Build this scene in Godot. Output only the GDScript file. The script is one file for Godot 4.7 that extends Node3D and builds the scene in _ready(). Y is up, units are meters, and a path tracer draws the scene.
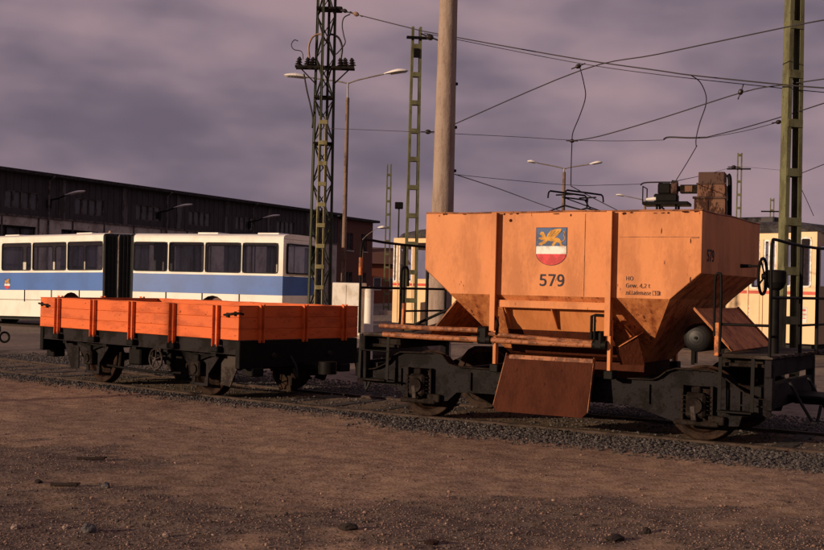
extends Node3D
# A tram depot yard: a hopper wagon and a low-sided wagon on a curved track, a bus, a tram, a hall, masts and wires.

const EYE := 1.5
const ACROSS := Basis(Vector3(0, 0, 1), Vector3(0, 1, 0), Vector3(1, 0, 0))   # turns a profile in x,y so that it is pushed along x
const SUN_AZIMUTH := 60.0      # degrees to the left of straight behind the viewer
const SUN_HEIGHT := 11.0
const SKY_DOWN := 400
const SKY_ALONG := 800

var M := {}
var taken := {}
var rng := RandomNumberGenerator.new()
var tint_noise := FastNoiseLite.new()

const WIRES := [
	["overhead_wire", "upper feeder wire tied to lattice mast, crossing the whole sky", 0.013, [Vector3(-1.77, 7.3, -24.02), Vector3(-0.16, 6.66, -22.8), Vector3(0.38, 6.46, -22.37), Vector3(2.74, 5.61, -20.22), Vector3(4, 5.15, -18.82), Vector3(4.41, 4.99, -18.31), Vector3(5.39, 4.61, -16.87), Vector3(5.83, 4.43, -16.1)]],
	["overhead_wire", "thin feeder wire running just below the upper feeder wire", 0.008, [Vector3(0.13, 6.58, -22.88), Vector3(0.75, 6.36, -22.37), Vector3(2.78, 5.6, -20.52), Vector3(4.07, 5.14, -19.12), Vector3(5.49, 4.61, -17.17), Vector3(5.94, 4.42, -16.4)]],
	["overhead_wire", "wire climbing from concrete pole past the hanging clamp to upper right", 0.011, [Vector3(0.69, 4.35, -19.9), Vector3(2.64, 5.03, -18.3), Vector3(3.67, 5.11, -17.3), Vector3(5.06, 5.2, -15.8), Vector3(5.48, 5.19, -15.2)]],
	["overhead_wire", "contact wire climbing from hanging cross piece towards green mast", 0.011, [Vector3(2.67, 4.05, -19.5), Vector3(3.1, 4.1, -19.2), Vector3(3.95, 4.31, -18.5), Vector3(5.02, 4.6, -17.5), Vector3(5.5, 4.65, -17.1), Vector3(5.97, 4.65, -16.5)]],
	["span_wire", "thin span wire between concrete pole and kinked registration rod", 0.006, [Vector3(0.64, 4.19, -20), Vector3(1.83, 4.16, -20), Vector3(2.71, 4.1, -19.8), Vector3(3.51, 4.08, -19.6), Vector3(4.24, 4.1, -19.5)]],
	["contact_rod", "kinked dark registration rod carrying hanging loop wire", 0.018, [Vector3(4.24, 4.11, -19.5), Vector3(4.33, 4.15, -19.5), Vector3(4.64, 4.12, -19.3), Vector3(4.88, 4.12, -19.2)]],
	["overhead_wire", "contact wire climbing from kinked rod to the green mast insulator", 0.010, [Vector3(4.88, 4.12, -19.2), Vector3(5.22, 4.16, -18.4), Vector3(5.54, 4.2, -17.3), Vector3(5.94, 4.3, -16.4)]],
	["span_wire", "thin span wire from kinked rod to insulator on green mast", 0.006, [Vector3(4.88, 4.11, -19.2), Vector3(5.24, 4.1, -18.2), Vector3(5.45, 4.1, -17.2)]],
	["drop_wire", "curved drop wire hanging from clamp to cross piece", 0.010, [Vector3(2.62, 5.11, -18.4), Vector3(2.72, 4.89, -18.6), Vector3(2.8, 4.7, -18.9), Vector3(2.76, 4.45, -19.2), Vector3(2.69, 4.2, -19.5), Vector3(2.69, 4.06, -19.6)]],
	["drop_wire", "straight drop wire below cross piece above pantograph", 0.010, [Vector3(2.69, 4.06, -19.6), Vector3(2.74, 3.78, -20), Vector3(2.81, 3.39, -20.5)]],
	["drop_wire", "big looped drop wire hanging from upper feeder to kinked rod", 0.010, [Vector3(4.39, 4.99, -18.3), Vector3(4.59, 4.92, -18.5), Vector3(4.74, 4.75, -18.7), Vector3(4.79, 4.6, -18.9), Vector3(4.75, 4.35, -19.1), Vector3(4.72, 4.11, -19.2), Vector3(4.72, 3.97, -19.2)]],
	["drop_wire", "slanting drop wire between kinked rod and lower rod", 0.010, [Vector3(4.76, 3.99, -19.3), Vector3(4.76, 3.77, -20), Vector3(4.8, 3.55, -21)]],
	["span_wire", "thin span wire low from concrete pole to lower rod", 0.006, [Vector3(0.67, 3.48, -20), Vector3(1.72, 3.46, -20.6), Vector3(2.9, 3.43, -21), Vector3(3.63, 3.47, -21.2), Vector3(4.26, 3.51, -21.3)]],
	["contact_rod", "lower dark kinked rod left of rusty machine", 0.018, [Vector3(4.22, 3.49, -21.3), Vector3(4.33, 3.54, -21.3), Vector3(4.85, 3.55, -21.2)]],
	["overhead_wire", "wire falling from concrete pole bracket towards pantograph", 0.010, [Vector3(0.71, 3.48, -20), Vector3(1.73, 3.5, -23), Vector3(2.98, 3.52, -27), Vector3(4.24, 3.57, -31)]],
	["overhead_wire", "wire falling to the right of pantograph behind hopper", 0.010, [Vector3(2.82, 3.38, -20.6), Vector3(3.64, 3.35, -23), Vector3(4.81, 3.26, -26)]],
	["span_wire", "thin span wire between lattice mast and concrete pole", 0.006, [Vector3(-2.03, 4.75, -23.8), Vector3(-0.89, 4.56, -22.5), Vector3(0.16, 4.31, -20.8), Vector3(0.45, 4.19, -20.1)]],
	["span_wire", "far span wire from lower rod through distant mast", 0.009, [Vector3(4.85, 3.57, -21.2), Vector3(9.24, 5.26, -36), Vector3(17.59, 8.5, -63), Vector3(18.4, 8.57, -63.5), Vector3(19.69, 8.03, -60)]],
	["overhead_wire", "distant wire rising right of green mast", 0.016, [Vector3(13.48, 5.76, -40), Vector3(13.07, 5.73, -36)]],
	["overhead_wire", "distant stay wire falling right of green mast", 0.014, [Vector3(13.53, 5.27, -40), Vector3(13.74, 4.85, -40), Vector3(14, 4.3, -40)]],
	["feeder_cable", "slack black cable hanging on lattice mast below its cross arm", 0.022, [Vector3(-2.38, 5.93, -24.1), Vector3(-2.31, 5.59, -24.1), Vector3(-2.23, 5.28, -24.1), Vector3(-2.15, 4.97, -23.9), Vector3(-2.16, 4.76, -23.9)]],
	["feeder_cable", "slack curl of cable below feeder insulator beside lattice mast", 0.016, [Vector3(-1.41, 7.12, -23.7), Vector3(-1.54, 7.04, -23.7), Vector3(-1.57, 6.87, -23.7), Vector3(-1.53, 6.66, -23.7), Vector3(-1.5, 6.52, -23.7), Vector3(-1.6, 6.37, -23.7), Vector3(-1.69, 6.3, -23.8)]],
]


# ------------------------------------------------------------------ naming
func numbered(called: String, scope: String = "top") -> String:
	var key := scope + "/" + called
	var n: int = taken.get(key, 0)
	taken[key] = n + 1
	return called if n == 0 else "%s_%03d" % [called, n]

func tag(o: Node3D, label: String, category: String, group := "") -> Node3D:
	o.set_meta("label", label)
	o.set_meta("category", category)
	if group != "":
		o.set_meta("group", group)
	return o

func thing(called: String, label: String, category: String, at := Vector3.ZERO, turn := 0.0, group := "") -> Node3D:
	var o := Node3D.new()
	o.name = numbered(called)
	add_child(o)
	o.position = at
	o.rotation.y = turn
	tag(o, label, category, group)
	return o

func part(called: String, s: SurfaceTool, m: Material, parent: Node = self, xf := Transform3D()) -> MeshInstance3D:
	var o := MeshInstance3D.new()
	o.mesh = s.commit()
	o.material_override = m
	o.transform = xf
	o.cast_shadow = GeometryInstance3D.SHADOW_CASTING_SETTING_ON
	o.name = numbered(called, "top" if parent == self else str(parent.get_instance_id()))
	parent.add_child(o, true)
	return o

func mesh_part(called: String, mesh: Mesh, m: Material, parent: Node, xf := Transform3D()) -> MeshInstance3D:
	var o := MeshInstance3D.new()
	o.mesh = mesh
	o.material_override = m
	o.transform = xf
	o.name = numbered(called, str(parent.get_instance_id()))
	parent.add_child(o, true)
	return o

func copy_of(o: Node3D, label: String, at: Vector3, turn := 0.0, group := "") -> Node3D:
	var stem := String(o.name)
	var cut := stem.rfind("_")
	if cut > 0 and stem.substr(cut + 1).is_valid_int():
		stem = stem.substr(0, cut)
	var c: Node3D = o.duplicate()
	c.name = numbered(stem)
	add_child(c)
	c.position = at
	c.rotation.y = turn
	c.set_meta("label", label)
	if group != "":
		c.set_meta("group", group)
	return c

func structure(called: String, s: SurfaceTool, m: Material) -> MeshInstance3D:
	var o := part(called, s, m)
	o.set_meta("kind", "structure")
	return o

# ------------------------------------------------------------------ shapes
func mb() -> SurfaceTool:
	var s := SurfaceTool.new()
	s.begin(Mesh.PRIMITIVE_TRIANGLES)
	return s

# corners run anticlockwise as seen from outside
func tri(s: SurfaceTool, a: Vector3, b: Vector3, c: Vector3) -> void:
	var n := (b - a).cross(c - a).normalized()
	for v in [a, c, b]:
		s.set_normal(n)
		s.add_vertex(v)

func quad(s: SurfaceTool, a: Vector3, b: Vector3, c: Vector3, d: Vector3) -> void:
	tri(s, a, b, c)
	tri(s, a, c, d)

func smooth_quad(s: SurfaceTool, p: Array, n: Array) -> void:
	for i in [0, 2, 1, 0, 3, 2]:
		s.set_normal(n[i])
		s.add_vertex(p[i])

func bx(s: SurfaceTool, c: Vector3, size: Vector3, bev := 0.0, b := Basis()) -> void:
	var h := size * 0.5
	bev = minf(bev, minf(h.x, minf(h.y, h.z)) * 0.49)
	if bev <= 0.0:
		var k := []
		for i in 8:
			k.append(c + b * Vector3(h.x if i & 1 else -h.x, h.y if i & 2 else -h.y, h.z if i & 4 else -h.z))
		quad(s, k[4], k[5], k[7], k[6])
		quad(s, k[1], k[0], k[2], k[3])
		quad(s, k[5], k[1], k[3], k[7])
		quad(s, k[0], k[4], k[6], k[2])
		quad(s, k[6], k[7], k[3], k[2])
		quad(s, k[0], k[1], k[5], k[4])
		return
	# chamfered: each corner splits into three points, one on each face
	var q := {}
	for i in 8:
		var sg := Vector3(1.0 if i & 1 else -1.0, 1.0 if i & 2 else -1.0, 1.0 if i & 4 else -1.0)
		for ax in 3:
			var v := Vector3(h.x - bev, h.y - bev, h.z - bev)
			v[ax] = h[ax]
			q[i * 3 + ax] = c + b * (v * sg)
	var face := func(i0: int, i1: int, i2: int, i3: int, ax: int) -> void:
		quad(s, q[i0 * 3 + ax], q[i1 * 3 + ax], q[i2 * 3 + ax], q[i3 * 3 + ax])
	face.call(4, 5, 7, 6, 2)
	face.call(1, 0, 2, 3, 2)
	face.call(5, 1, 3, 7, 0)
	face.call(0, 4, 6, 2, 0)
	face.call(6, 7, 3, 2, 1)
	face.call(0, 1, 5, 4, 1)
	for ax in 3:
		var u := (ax + 1) % 3
		var w := (ax + 2) % 3
		for su in 2:
			for sw in 2:
				var i0: int = (su << u) | (sw << w)
				var i1: int = i0 | (1 << ax)
				var out_dir := Vector3.ZERO
				out_dir[u] = 1.0 if su else -1.0
				out_dir[w] = 1.0 if sw else -1.0
				flip_quad(s, q[i0 * 3 + u], q[i1 * 3 + u], q[i1 * 3 + w], q[i0 * 3 + w], b * out_dir)
	for i in 8:
		var d := Vector3(1.0 if i & 1 else -1.0, 1.0 if i & 2 else -1.0, 1.0 if i & 4 else -1.0)
		flip_tri(s, q[i * 3], q[i * 3 + 1], q[i * 3 + 2], b * d)

func flip_tri(s: SurfaceTool, a: Vector3, b: Vector3, c: Vector3, outward: Vector3) -> void:
	if (b - a).cross(c - a).dot(outward) < 0.0:
		tri(s, a, c, b)
	else:
		tri(s, a, b, c)

func flip_quad(s: SurfaceTool, a: Vector3, b: Vector3, c: Vector3, d: Vector3, outward: Vector3) -> void:
	if (b - a).cross(c - a).dot(outward) < 0.0:
		quad(s, a, d, c, b)
	else:
		quad(s, a, b, c, d)

# a box given by its two corners
func span(s: SurfaceTool, a: Vector3, b: Vector3, bev := 0.0) -> void:
	bx(s, (a + b) * 0.5, (b - a).abs(), bev)

# a square bar between two points
func bar(s: SurfaceTool, a: Vector3, b: Vector3, w: float, h: float, bev := 0.0, up := Vector3.UP) -> void:
	var z := (b - a).normalized()
	if absf(z.dot(up)) > 0.98:
		up = Vector3.RIGHT
	var x := up.cross(z).normalized()
	var y := z.cross(x)
	bx(s, (a + b) * 0.5, Vector3(w, h, a.distance_to(b)), bev, Basis(x, y, z))

func ring_basis(d: Vector3) -> Array:
	var u := d.cross(Vector3.UP if absf(d.y) < 0.95 else Vector3.RIGHT).normalized()
	return [u, u.cross(d).normalized()]

func cyl(s: SurfaceTool, a: Vector3, b: Vector3, r0: float, r1 := -1.0, n := 14, caps := true) -> void:
	if r1 < 0.0:
		r1 = r0
	var d := (b - a).normalized()
	var uv := ring_basis(d)
	var u: Vector3 = uv[0]
	var w: Vector3 = uv[1]
	for i in n:
		var t0 := TAU * i / n
		var t1 := TAU * (i + 1) / n
		var n0 := u * cos(t0) + w * sin(t0)
		var n1 := u * cos(t1) + w * sin(t1)
		var p := [a + n0 * r0, a + n1 * r0, b + n1 * r1, b + n0 * r1]
		if (p[1] - p[0]).cross(p[2] - p[0]).dot(n0) < 0.0:
			smooth_quad(s, [p[1], p[0], p[3], p[2]], [n1, n0, n0, n1])
		else:
			smooth_quad(s, p, [n0, n1, n1, n0])
		if caps:
			flip_tri(s, a, a + n0 * r0, a + n1 * r0, -d)
			flip_tri(s, b, b + n0 * r1, b + n1 * r1, d)

func tube(s: SurfaceTool, pts: Array, r: float, n := 8) -> void:
	var rings := []
	var normals := []
	var last_u := Vector3.ZERO
	for i in pts.size():
		var d: Vector3 = (pts[mini(i + 1, pts.size() - 1)] - pts[maxi(i - 1, 0)]).normalized()
		var u: Vector3
		if i == 0:
			u = ring_basis(d)[0]
		else:
			u = (last_u - d * last_u.dot(d)).normalized()
		last_u = u
		var w := u.cross(d).normalized()
		var ring := []
		var nn := []
		for k in n:
			var t := TAU * k / n
			var v := u * cos(t) + w * sin(t)
			nn.append(v)
			ring.append(pts[i] + v * r)
		rings.append(ring)
		normals.append(nn)
	for i in pts.size() - 1:
		for k in n:
			var k1 := (k + 1) % n
			var p := [rings[i][k], rings[i][k1], rings[i + 1][k1], rings[i + 1][k]]
			var q := [normals[i][k], normals[i][k1], normals[i + 1][k1], normals[i + 1][k]]
			if (p[1] - p[0]).cross(p[2] - p[0]).dot(q[0]) < 0.0:
				p = [p[1], p[0], p[3], p[2]]
				q = [q[1], q[0], q[3], q[2]]
			smooth_quad(s, p, q)
	for e in [0, pts.size() - 1]:
		var d: Vector3 = (pts[0] - pts[1]) if e == 0 else (pts[-1] - pts[-2])
		for k in n:
			flip_tri(s, pts[e], rings[e][k], rings[e][(k + 1) % n], d)

# a closed x,y profile carried along points, without caps on its ends
func sweep(s: SurfaceTool, prof: PackedVector2Array, pts: Array) -> void:
	var rows := []
	for i in pts.size():
		var dd: Vector3 = (pts[mini(i + 1, pts.size() - 1)] - pts[maxi(i - 1, 0)]).normalized()
		var x := Vector3.UP.cross(dd).normalized()
		var row := []
		for q in prof:
			row.append(pts[i] + x * q.x + Vector3.UP * q.y)
		rows.append(row)
	for i in pts.size() - 1:
		var mid: Vector3 = (rows[i][0] + rows[i][prof.size() / 2]) * 0.5
		for k in prof.size():
			var k1 := (k + 1) % prof.size()
			flip_quad(s, rows[i][k], rows[i][k1], rows[i + 1][k1], rows[i + 1][k], (rows[i][k] + rows[i][k1]) * 0.5 - mid)

# smooth curve through points
func curve(pts: Array, each := 6) -> Array:
	var out := []
	for i in pts.size() - 1:
		var a: Vector3 = pts[maxi(i - 1, 0)]
		var b: Vector3 = pts[i]
		var c: Vector3 = pts[i + 1]
		var d: Vector3 = pts[mini(i + 2, pts.size() - 1)]
		for k in each:
			out.append(b.cubic_interpolate(c, a, d, float(k) / each))
	out.append(pts[-1])
	return out

# polygon in x,y pushed from z0 to z1 (z1 > z0) and moved by xf
func prism(s: SurfaceTool, poly: PackedVector2Array, z0: float, z1: float, xf := Transform3D()) -> void:
	if Geometry2D.is_polygon_clockwise(poly):
		poly.reverse()
	var ix := Geometry2D.triangulate_polygon(poly)
	for i in range(0, ix.size(), 3):
		var a := poly[ix[i]]
		var b := poly[ix[i + 1]]
		var c := poly[ix[i + 2]]
		flip_tri(s, xf * Vector3(a.x, a.y, z1), xf * Vector3(b.x, b.y, z1), xf * Vector3(c.x, c.y, z1), xf.basis * Vector3.BACK)
		flip_tri(s, xf * Vector3(a.x, a.y, z0), xf * Vector3(b.x, b.y, z0), xf * Vector3(c.x, c.y, z0), xf.basis * Vector3.FORWARD)
	for i in poly.size():
		var a := poly[i]
		var b := poly[(i + 1) % poly.size()]
		var o := Vector3(b.y - a.y, a.x - b.x, 0)
		flip_quad(s, xf * Vector3(a.x, a.y, z0), xf * Vector3(b.x, b.y, z0), xf * Vector3(b.x, b.y, z1), xf * Vector3(a.x, a.y, z1), xf.basis * o)

# profile of (radius, height) turned round local y
func lathe(s: SurfaceTool, prof: Array, xf := Transform3D(), n := 24) -> void:
	for j in prof.size() - 1:
		var p0: Vector2 = prof[j]
		var p1: Vector2 = prof[j + 1]
		var e := p1 - p0
		var nr := Vector2(e.y, -e.x).normalized()
		for i in n:
			var t0 := TAU * i / n
			var t1 := TAU * (i + 1) / n
			var d0 := Vector3(cos(t0), 0, sin(t0))
			var d1 := Vector3(cos(t1), 0, sin(t1))
			var p := [xf * (d0 * p0.x + Vector3.UP * p0.y), xf * (d1 * p0.x + Vector3.UP * p0.y), xf * (d1 * p1.x + Vector3.UP * p1.y), xf * (d0 * p1.x + Vector3.UP * p1.y)]
			var m0 := xf.basis * (d0 * nr.x + Vector3.UP * nr.y)
			var m1 := xf.basis * (d1 * nr.x + Vector3.UP * nr.y)
			smooth_quad(s, [p[1], p[0], p[3], p[2]], [m1, m0, m0, m1])

func plate(s: SurfaceTool, a: Vector3, b: Vector3, c: Vector3, d: Vector3, t: float) -> void:
	var n := (b - a).cross(d - a).normalized() * t
	quad(s, a, b, c, d)
	quad(s, d - n, c - n, b - n, a - n)
	quad(s, b, a, a - n, b - n)
	quad(s, c, b, b - n, c - n)
	quad(s, d, c, c - n, d - n)
	quad(s, a, d, d - n, a - n)

# a wall in x,y between z0 and z1 with rectangular holes
func pierced(s: SurfaceTool, r: Rect2, z0: float, z1: float, holes: Array) -> void:
	var ys := [r.position.y, r.end.y]
	for h in holes:
		for y in [h.position.y, h.end.y]:
			if y > r.position.y and y < r.end.y and not ys.has(y):
				ys.append(y)
	ys.sort()
	for j in ys.size() - 1:
		var mid: float = (ys[j] + ys[j + 1]) * 0.5
		var cuts := []
		for h in holes:
			if mid > h.position.y and mid < h.end.y:
				cuts.append([h.position.x, h.end.x])
		cuts.sort_custom(func(a, b): return a[0] < b[0])
		var x: float = r.position.x
		for c in cuts:
			if c[0] > x:
				span(s, Vector3(x, ys[j], z0), Vector3(c[0], ys[j + 1], z1))
			x = maxf(x, c[1])
		if x < r.end.x:
			span(s, Vector3(x, ys[j], z0), Vector3(r.end.x, ys[j + 1], z1))

func rounded_frame(s: SurfaceTool, r: Rect2, w: float, rad: float, z0: float, z1: float) -> void:
	# a ring of square section with rounded corners lying in x,y
	var inner := round_rect(r.grow(-w), maxf(rad - w, 0.01))
	var outer := round_rect(r, rad)
	for i in outer.size():
		var j := (i + 1) % outer.size()
		var a := Vector3(outer[i].x, outer[i].y, z1)
		var b := Vector3(outer[j].x, outer[j].y, z1)
		var c := Vector3(inner[j].x, inner[j].y, z1)
		var d := Vector3(inner[i].x, inner[i].y, z1)
		var dz := Vector3(0, 0, z0 - z1)
		flip_quad(s, a, b, c, d, Vector3.BACK)
		flip_quad(s, a, b, b + dz, a + dz, (a + b) * 0.5 - Vector3(r.get_center().x, r.get_center().y, z1))
		flip_quad(s, d, c, c + dz, d + dz, Vector3(r.get_center().x, r.get_center().y, z1) - (c + d) * 0.5)

func round_rect(r: Rect2, rad: float) -> PackedVector2Array:
	var p := PackedVector2Array()
	var cs := [r.end - Vector2(rad, rad), Vector2(r.position.x + rad, r.end.y - rad), r.position + Vector2(rad, rad), Vector2(r.end.x - rad, r.position.y + rad)]
	for k in 4:
		for i in 5:
			var t := PI / 2 * (k + i / 4.0)
			p.append(cs[k] + Vector2(cos(t), sin(t)) * rad)
	return p

func letters(called: String, words: String, height: float, m: Material, parent: Node, xf: Transform3D, face := "Droid Sans", wide := 1.0) -> MeshInstance3D:
	var f := SystemFont.new()
	f.font_names = PackedStringArray([face])
	f.font_weight = 600 if height > 0.1 else 400
	var t := TextMesh.new()
	t.text = words
	var heavy := FontVariation.new()
	heavy.base_font = f
	heavy.variation_embolden = 0.7 if height > 0.1 else 0.0
	t.font = heavy
	t.font_size = 64
	t.pixel_size = height / 46.0
	t.depth = 0.003
	t.horizontal_alignment = HORIZONTAL_ALIGNMENT_LEFT
	return mesh_part(called, t, m, parent, xf * Transform3D(Basis().scaled(Vector3(wide, 1, 1)), Vector3.ZERO))

# ------------------------------------------------------------------ materials
func noise_values(size: int, seed_: int, freq: float, oct: int, kind := FastNoiseLite.TYPE_SIMPLEX_SMOOTH) -> PackedByteArray:
	var n := FastNoiseLite.new()
	n.seed = seed_
	n.noise_type = kind
	n.frequency = freq
	n.fractal_type = FastNoiseLite.FRACTAL_FBM
	n.fractal_octaves = oct
	n.fractal_gain = 0.55
	var im := n.get_seamless_image(size, size, false, false, 0.15, true)
	im.convert(Image.FORMAT_L8)
	return im.get_data()

# colours are factors that multiply the base colour: plain, stain, spot
func stained(size: int, seed_: int, plain_: Color, stain: Color, stain_from: float, stain_to: float, spot: Color, spot_from: float, grain: float, coarse := 0.006, fine := 0.05) -> ImageTexture:
	var a := noise_values(size, seed_, coarse, 4)
	var b := noise_values(size, seed_ + 1, fine, 3)
	var c := noise_values(size, seed_ + 2, 0.22, 2)
	var d := noise_values(size, seed_ + 3, coarse * 3.0, 4)
	var out := PackedByteArray()
	out.resize(size * size * 3)
	for i in size * size:
		var st := smoothstep(stain_from, stain_to, a[i] / 255.0 * 0.72 + b[i] / 255.0 * 0.28)
		var col := plain_.lerp(stain, st)
		var sp := smoothstep(spot_from, spot_from + 0.05, b[i] / 255.0 * 0.5 + d[i] / 255.0 * 0.5)
		col = col.lerp(spot, sp)
		var g := 1.0 + grain * ((c[i] - 128) / 128.0 + 0.6 * (b[i] - 128) / 128.0)
		out[i * 3] = clampi(int(col.r * g * 255.0), 0, 255)
		out[i * 3 + 1] = clampi(int(col.g * g * 255.0), 0, 255)
		out[i * 3 + 2] = clampi(int(col.b * g * 255.0), 0, 255)
	return ImageTexture.create_from_image(Image.create_from_data(size, size, false, Image.FORMAT_RGB8, out))

func relief(size: int, seed_: int, freq: float, oct: int, strength: float) -> ImageTexture:
	var im := Image.create_from_data(size, size, false, Image.FORMAT_L8, noise_values(size, seed_, freq, oct))
	im.convert(Image.FORMAT_RGBA8)
	im.bump_map_to_normal_map(strength)
	return ImageTexture.create_from_image(im)

func mat(called: String, col: Color, rough := 0.7, tex: Texture2D = null, scale := Vector3.ONE, metal := 0.0, bump: Texture2D = null, bump_scale := 0.5, in_world := false) -> StandardMaterial3D:
	var m := StandardMaterial3D.new()
	m.resource_name = called
	m.albedo_color = col.linear_to_srgb()
	m.roughness = rough
	m.metallic = metal
	m.metallic_specular = 0.4
	if tex:
		m.albedo_texture = tex
	if bump:
		m.normal_enabled = true
		m.normal_texture = bump
		m.normal_scale = bump_scale
	m.uv1_triplanar = true
	m.uv1_world_triplanar = in_world
	m.uv1_triplanar_sharpness = 4.0
	m.uv1_scale = scale
	M[called] = m
	return m

func make_materials() -> void:
	var white := Color(1, 1, 1)
	var weathered := stained(512, 11, white, Color(0.86, 0.835, 0.80), 0.36, 0.78, Color(0.50, 0.36, 0.30), 0.765, 0.03, 0.006, 0.09)
	var rust_runs := stained(512, 81, white, Color(0.64, 0.53, 0.49), 0.44, 0.72, Color(0.34, 0.24, 0.22), 0.665, 0.06, 0.012, 0.07)
	var clean := stained(512, 21, white, Color(0.93, 0.92, 0.91), 0.35, 0.80, Color(0.85, 0.82, 0.80), 0.80, 0.015)
	var olive := stained(512, 41, white, Color(0.82, 0.80, 0.78), 0.40, 0.75, Color(0.62, 0.50, 0.42), 0.72, 0.04, 0.01, 0.08)
	var cast := stained(512, 61, white, Color(0.86, 0.84, 0.83), 0.38, 0.75, Color(0.78, 0.75, 0.74), 0.70, 0.05, 0.012, 0.09)
	var dirty := stained(512, 31, white, Color(0.62, 0.58, 0.56), 0.40, 0.66, Color(0.62, 0.42, 0.30), 0.66, 0.09)
	var rusty := stained(512, 51, white, Color(0.50, 0.40, 0.36), 0.42, 0.62, Color(0.30, 0.24, 0.22), 0.68, 0.07)
	var grain := stained(512, 71, white, Color(0.84, 0.82, 0.80), 0.4, 0.7, Color(0.6, 0.58, 0.56), 0.80, 0.06)
	var chipped := stained(512, 91, white, Color(0.86, 0.825, 0.80), 0.42, 0.76, Color(0.22, 0.13, 0.11), 0.745, 0.035, 0.007, 0.08)
	var speckle := stained(512, 111, white, Color(0.72, 0.70, 0.70), 0.42, 0.60, Color(0.5, 0.48, 0.47), 0.70, 0.16, 0.02, 0.10)
	var dents := relief(512, 131, 0.012, 4, 3.0)
	var rough_skin := relief(512, 151, 0.08, 4, 5.0)
	var soil_skin := relief(512, 171, 0.10, 4, 4.0)
	# vehicles
	mat("hopper_orange", Color(0.600, 0.222, 0.076), 0.62, weathered, Vector3(0.55, 0.20, 0.55), 0.0, dents, 0.22)
	mat("hopper_rusted", Color(0.600, 0.222, 0.076), 0.75, rust_runs, Vector3(0.5, 0.5, 0.5), 0.0, rough_skin, 0.35)
	mat("chute_rust_and_shade", Color(0.060, 0.0155, 0.0068), 0.75, cast, Vector3(0.6, 0.3, 0.6), 0.0, rough_skin, 0.3)  # rust brown of the chute; also painted shade on parts under the hopper
	mat("tube_orange", Color(0.33, 0.125, 0.052), 0.65, dirty, Vector3(1.2, 1.2, 1.2))
	mat("frame_grey", Color(0.0135, 0.0115, 0.0135), 0.7, dirty, Vector3(0.8, 0.8, 0.8), 0.0, rough_skin, 0.25)
	mat("black_iron", Color(0.0065, 0.0055, 0.0055), 0.6, grain, Vector3(1.5, 1.5, 1.5))
	mat("dirty_iron", Color(0.019, 0.014, 0.012), 0.75, dirty, Vector3(1.4, 1.4, 1.4), 0.0, rough_skin, 0.35)
	mat("wheel_steel", Color(0.026, 0.0145, 0.010), 0.65, dirty, Vector3(1.3, 1.3, 1.3), 0.3)
	mat("tyre_rust", Color(0.030, 0.0145, 0.0085), 0.6, dirty, Vector3(2, 2, 2))
	mat("deck_wood", Color(0.065, 0.052, 0.046), 0.85, dirty, Vector3(0.6, 3.0, 0.6))
	mat("tank_black", Color(0.014, 0.014, 0.016), 0.5, grain, Vector3(1.0, 1.0, 1.0))
	mat("wagon_orange", Color(0.63, 0.124, 0.026), 0.6, chipped, Vector3(0.30, 1.1, 0.30), 0.0, dents, 0.15)
	mat("wagon_orange_pale", Color(0.595, 0.122, 0.030), 0.62, chipped, Vector3(0.37, 0.9, 0.41), 0.0, dents, 0.15)
	mat("floor_wood", Color(0.13, 0.10, 0.075), 0.9, dirty, Vector3(0.5, 2.0, 2.5))
	mat("solebar_grey", Color(0.018, 0.0145, 0.0165), 0.7, dirty, Vector3(0.7, 0.7, 0.7))
	mat("steel_plate", Color(0.052, 0.042, 0.039), 0.6, dirty, Vector3(1, 1, 1))
	mat("ink", Color(0.030, 0.026, 0.040), 0.7, grain, Vector3(3, 3, 3))
	mat("print_white", Color(0.78, 0.76, 0.72), 0.6, grain, Vector3(2, 2, 2))
	mat("print_red", Color(0.62, 0.045, 0.055), 0.6, grain, Vector3(2, 2, 2))
	mat("print_blue", Color(0.055, 0.105, 0.24), 0.6, grain, Vector3(2, 2, 2))
	mat("print_gold", Color(0.60, 0.29, 0.03), 0.6, grain, Vector3(2, 2, 2))
	mat("grip_orange", Color(0.52, 0.17, 0.05), 0.6, dirty, Vector3(2, 2, 2))
	for dull in ["frame_grey", "black_iron", "dirty_iron", "solebar_grey", "wheel_steel", "tyre_rust", "steel_plate", "chute_rust_and_shade", "deck_wood"]:
		M[dull].metallic_specular = 0.22
	# bus and tram
	mat("bus_cream", Color(0.80, 0.77, 0.70), 0.40, clean, Vector3(0.25, 0.16, 0.25))
	mat("bus_blue", Color(0.042, 0.135, 0.44), 0.40, clean, Vector3(0.25, 0.2, 0.25))
	mat("rubber", Color(0.012, 0.012, 0.013), 0.75, grain, Vector3(1, 1, 1))
	mat("bus_seat", Color(0.17, 0.08, 0.055), 0.7, grain, Vector3(1, 1, 1))
	mat("bus_floor", Color(0.14, 0.125, 0.12), 0.9, grain, Vector3(1, 1, 1))
	mat("tram_cream", Color(0.70, 0.49, 0.27), 0.45, clean, Vector3(0.25, 0.16, 0.25))
	mat("tram_roof", Color(0.055, 0.05, 0.055), 0.8, dirty, Vector3(0.4, 0.4, 0.4))
	mat("tram_red", Color(0.55, 0.055, 0.03), 0.5, weathered, Vector3(0.5, 0.5, 0.5))
	mat("poster_white", Color(0.72, 0.68, 0.62), 0.7, grain, Vector3(1, 1, 1))
	var g := mat("glass", Color(0.10, 0.10, 0.11), 0.06)
	g.albedo_color = Color(0.16, 0.15, 0.17, 0.09)
	g.transparency = BaseMaterial3D.TRANSPARENCY_ALPHA
	g.metallic_specular = 0.5
	var hall_glass := mat("dull_glass", Color(0.060, 0.058, 0.066), 0.3, grain, Vector3(0.4, 0.4, 0.4))
	hall_glass.metallic_specular = 0.5
	# masts, lamps, wires
	mat("mast_green", Color(0.135, 0.135, 0.068), 0.65, olive, Vector3(0.9, 0.35, 0.9))
	mat("tower_green", Color(0.060, 0.070, 0.040), 0.7, olive, Vector3(0.9, 0.35, 0.9))
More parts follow.
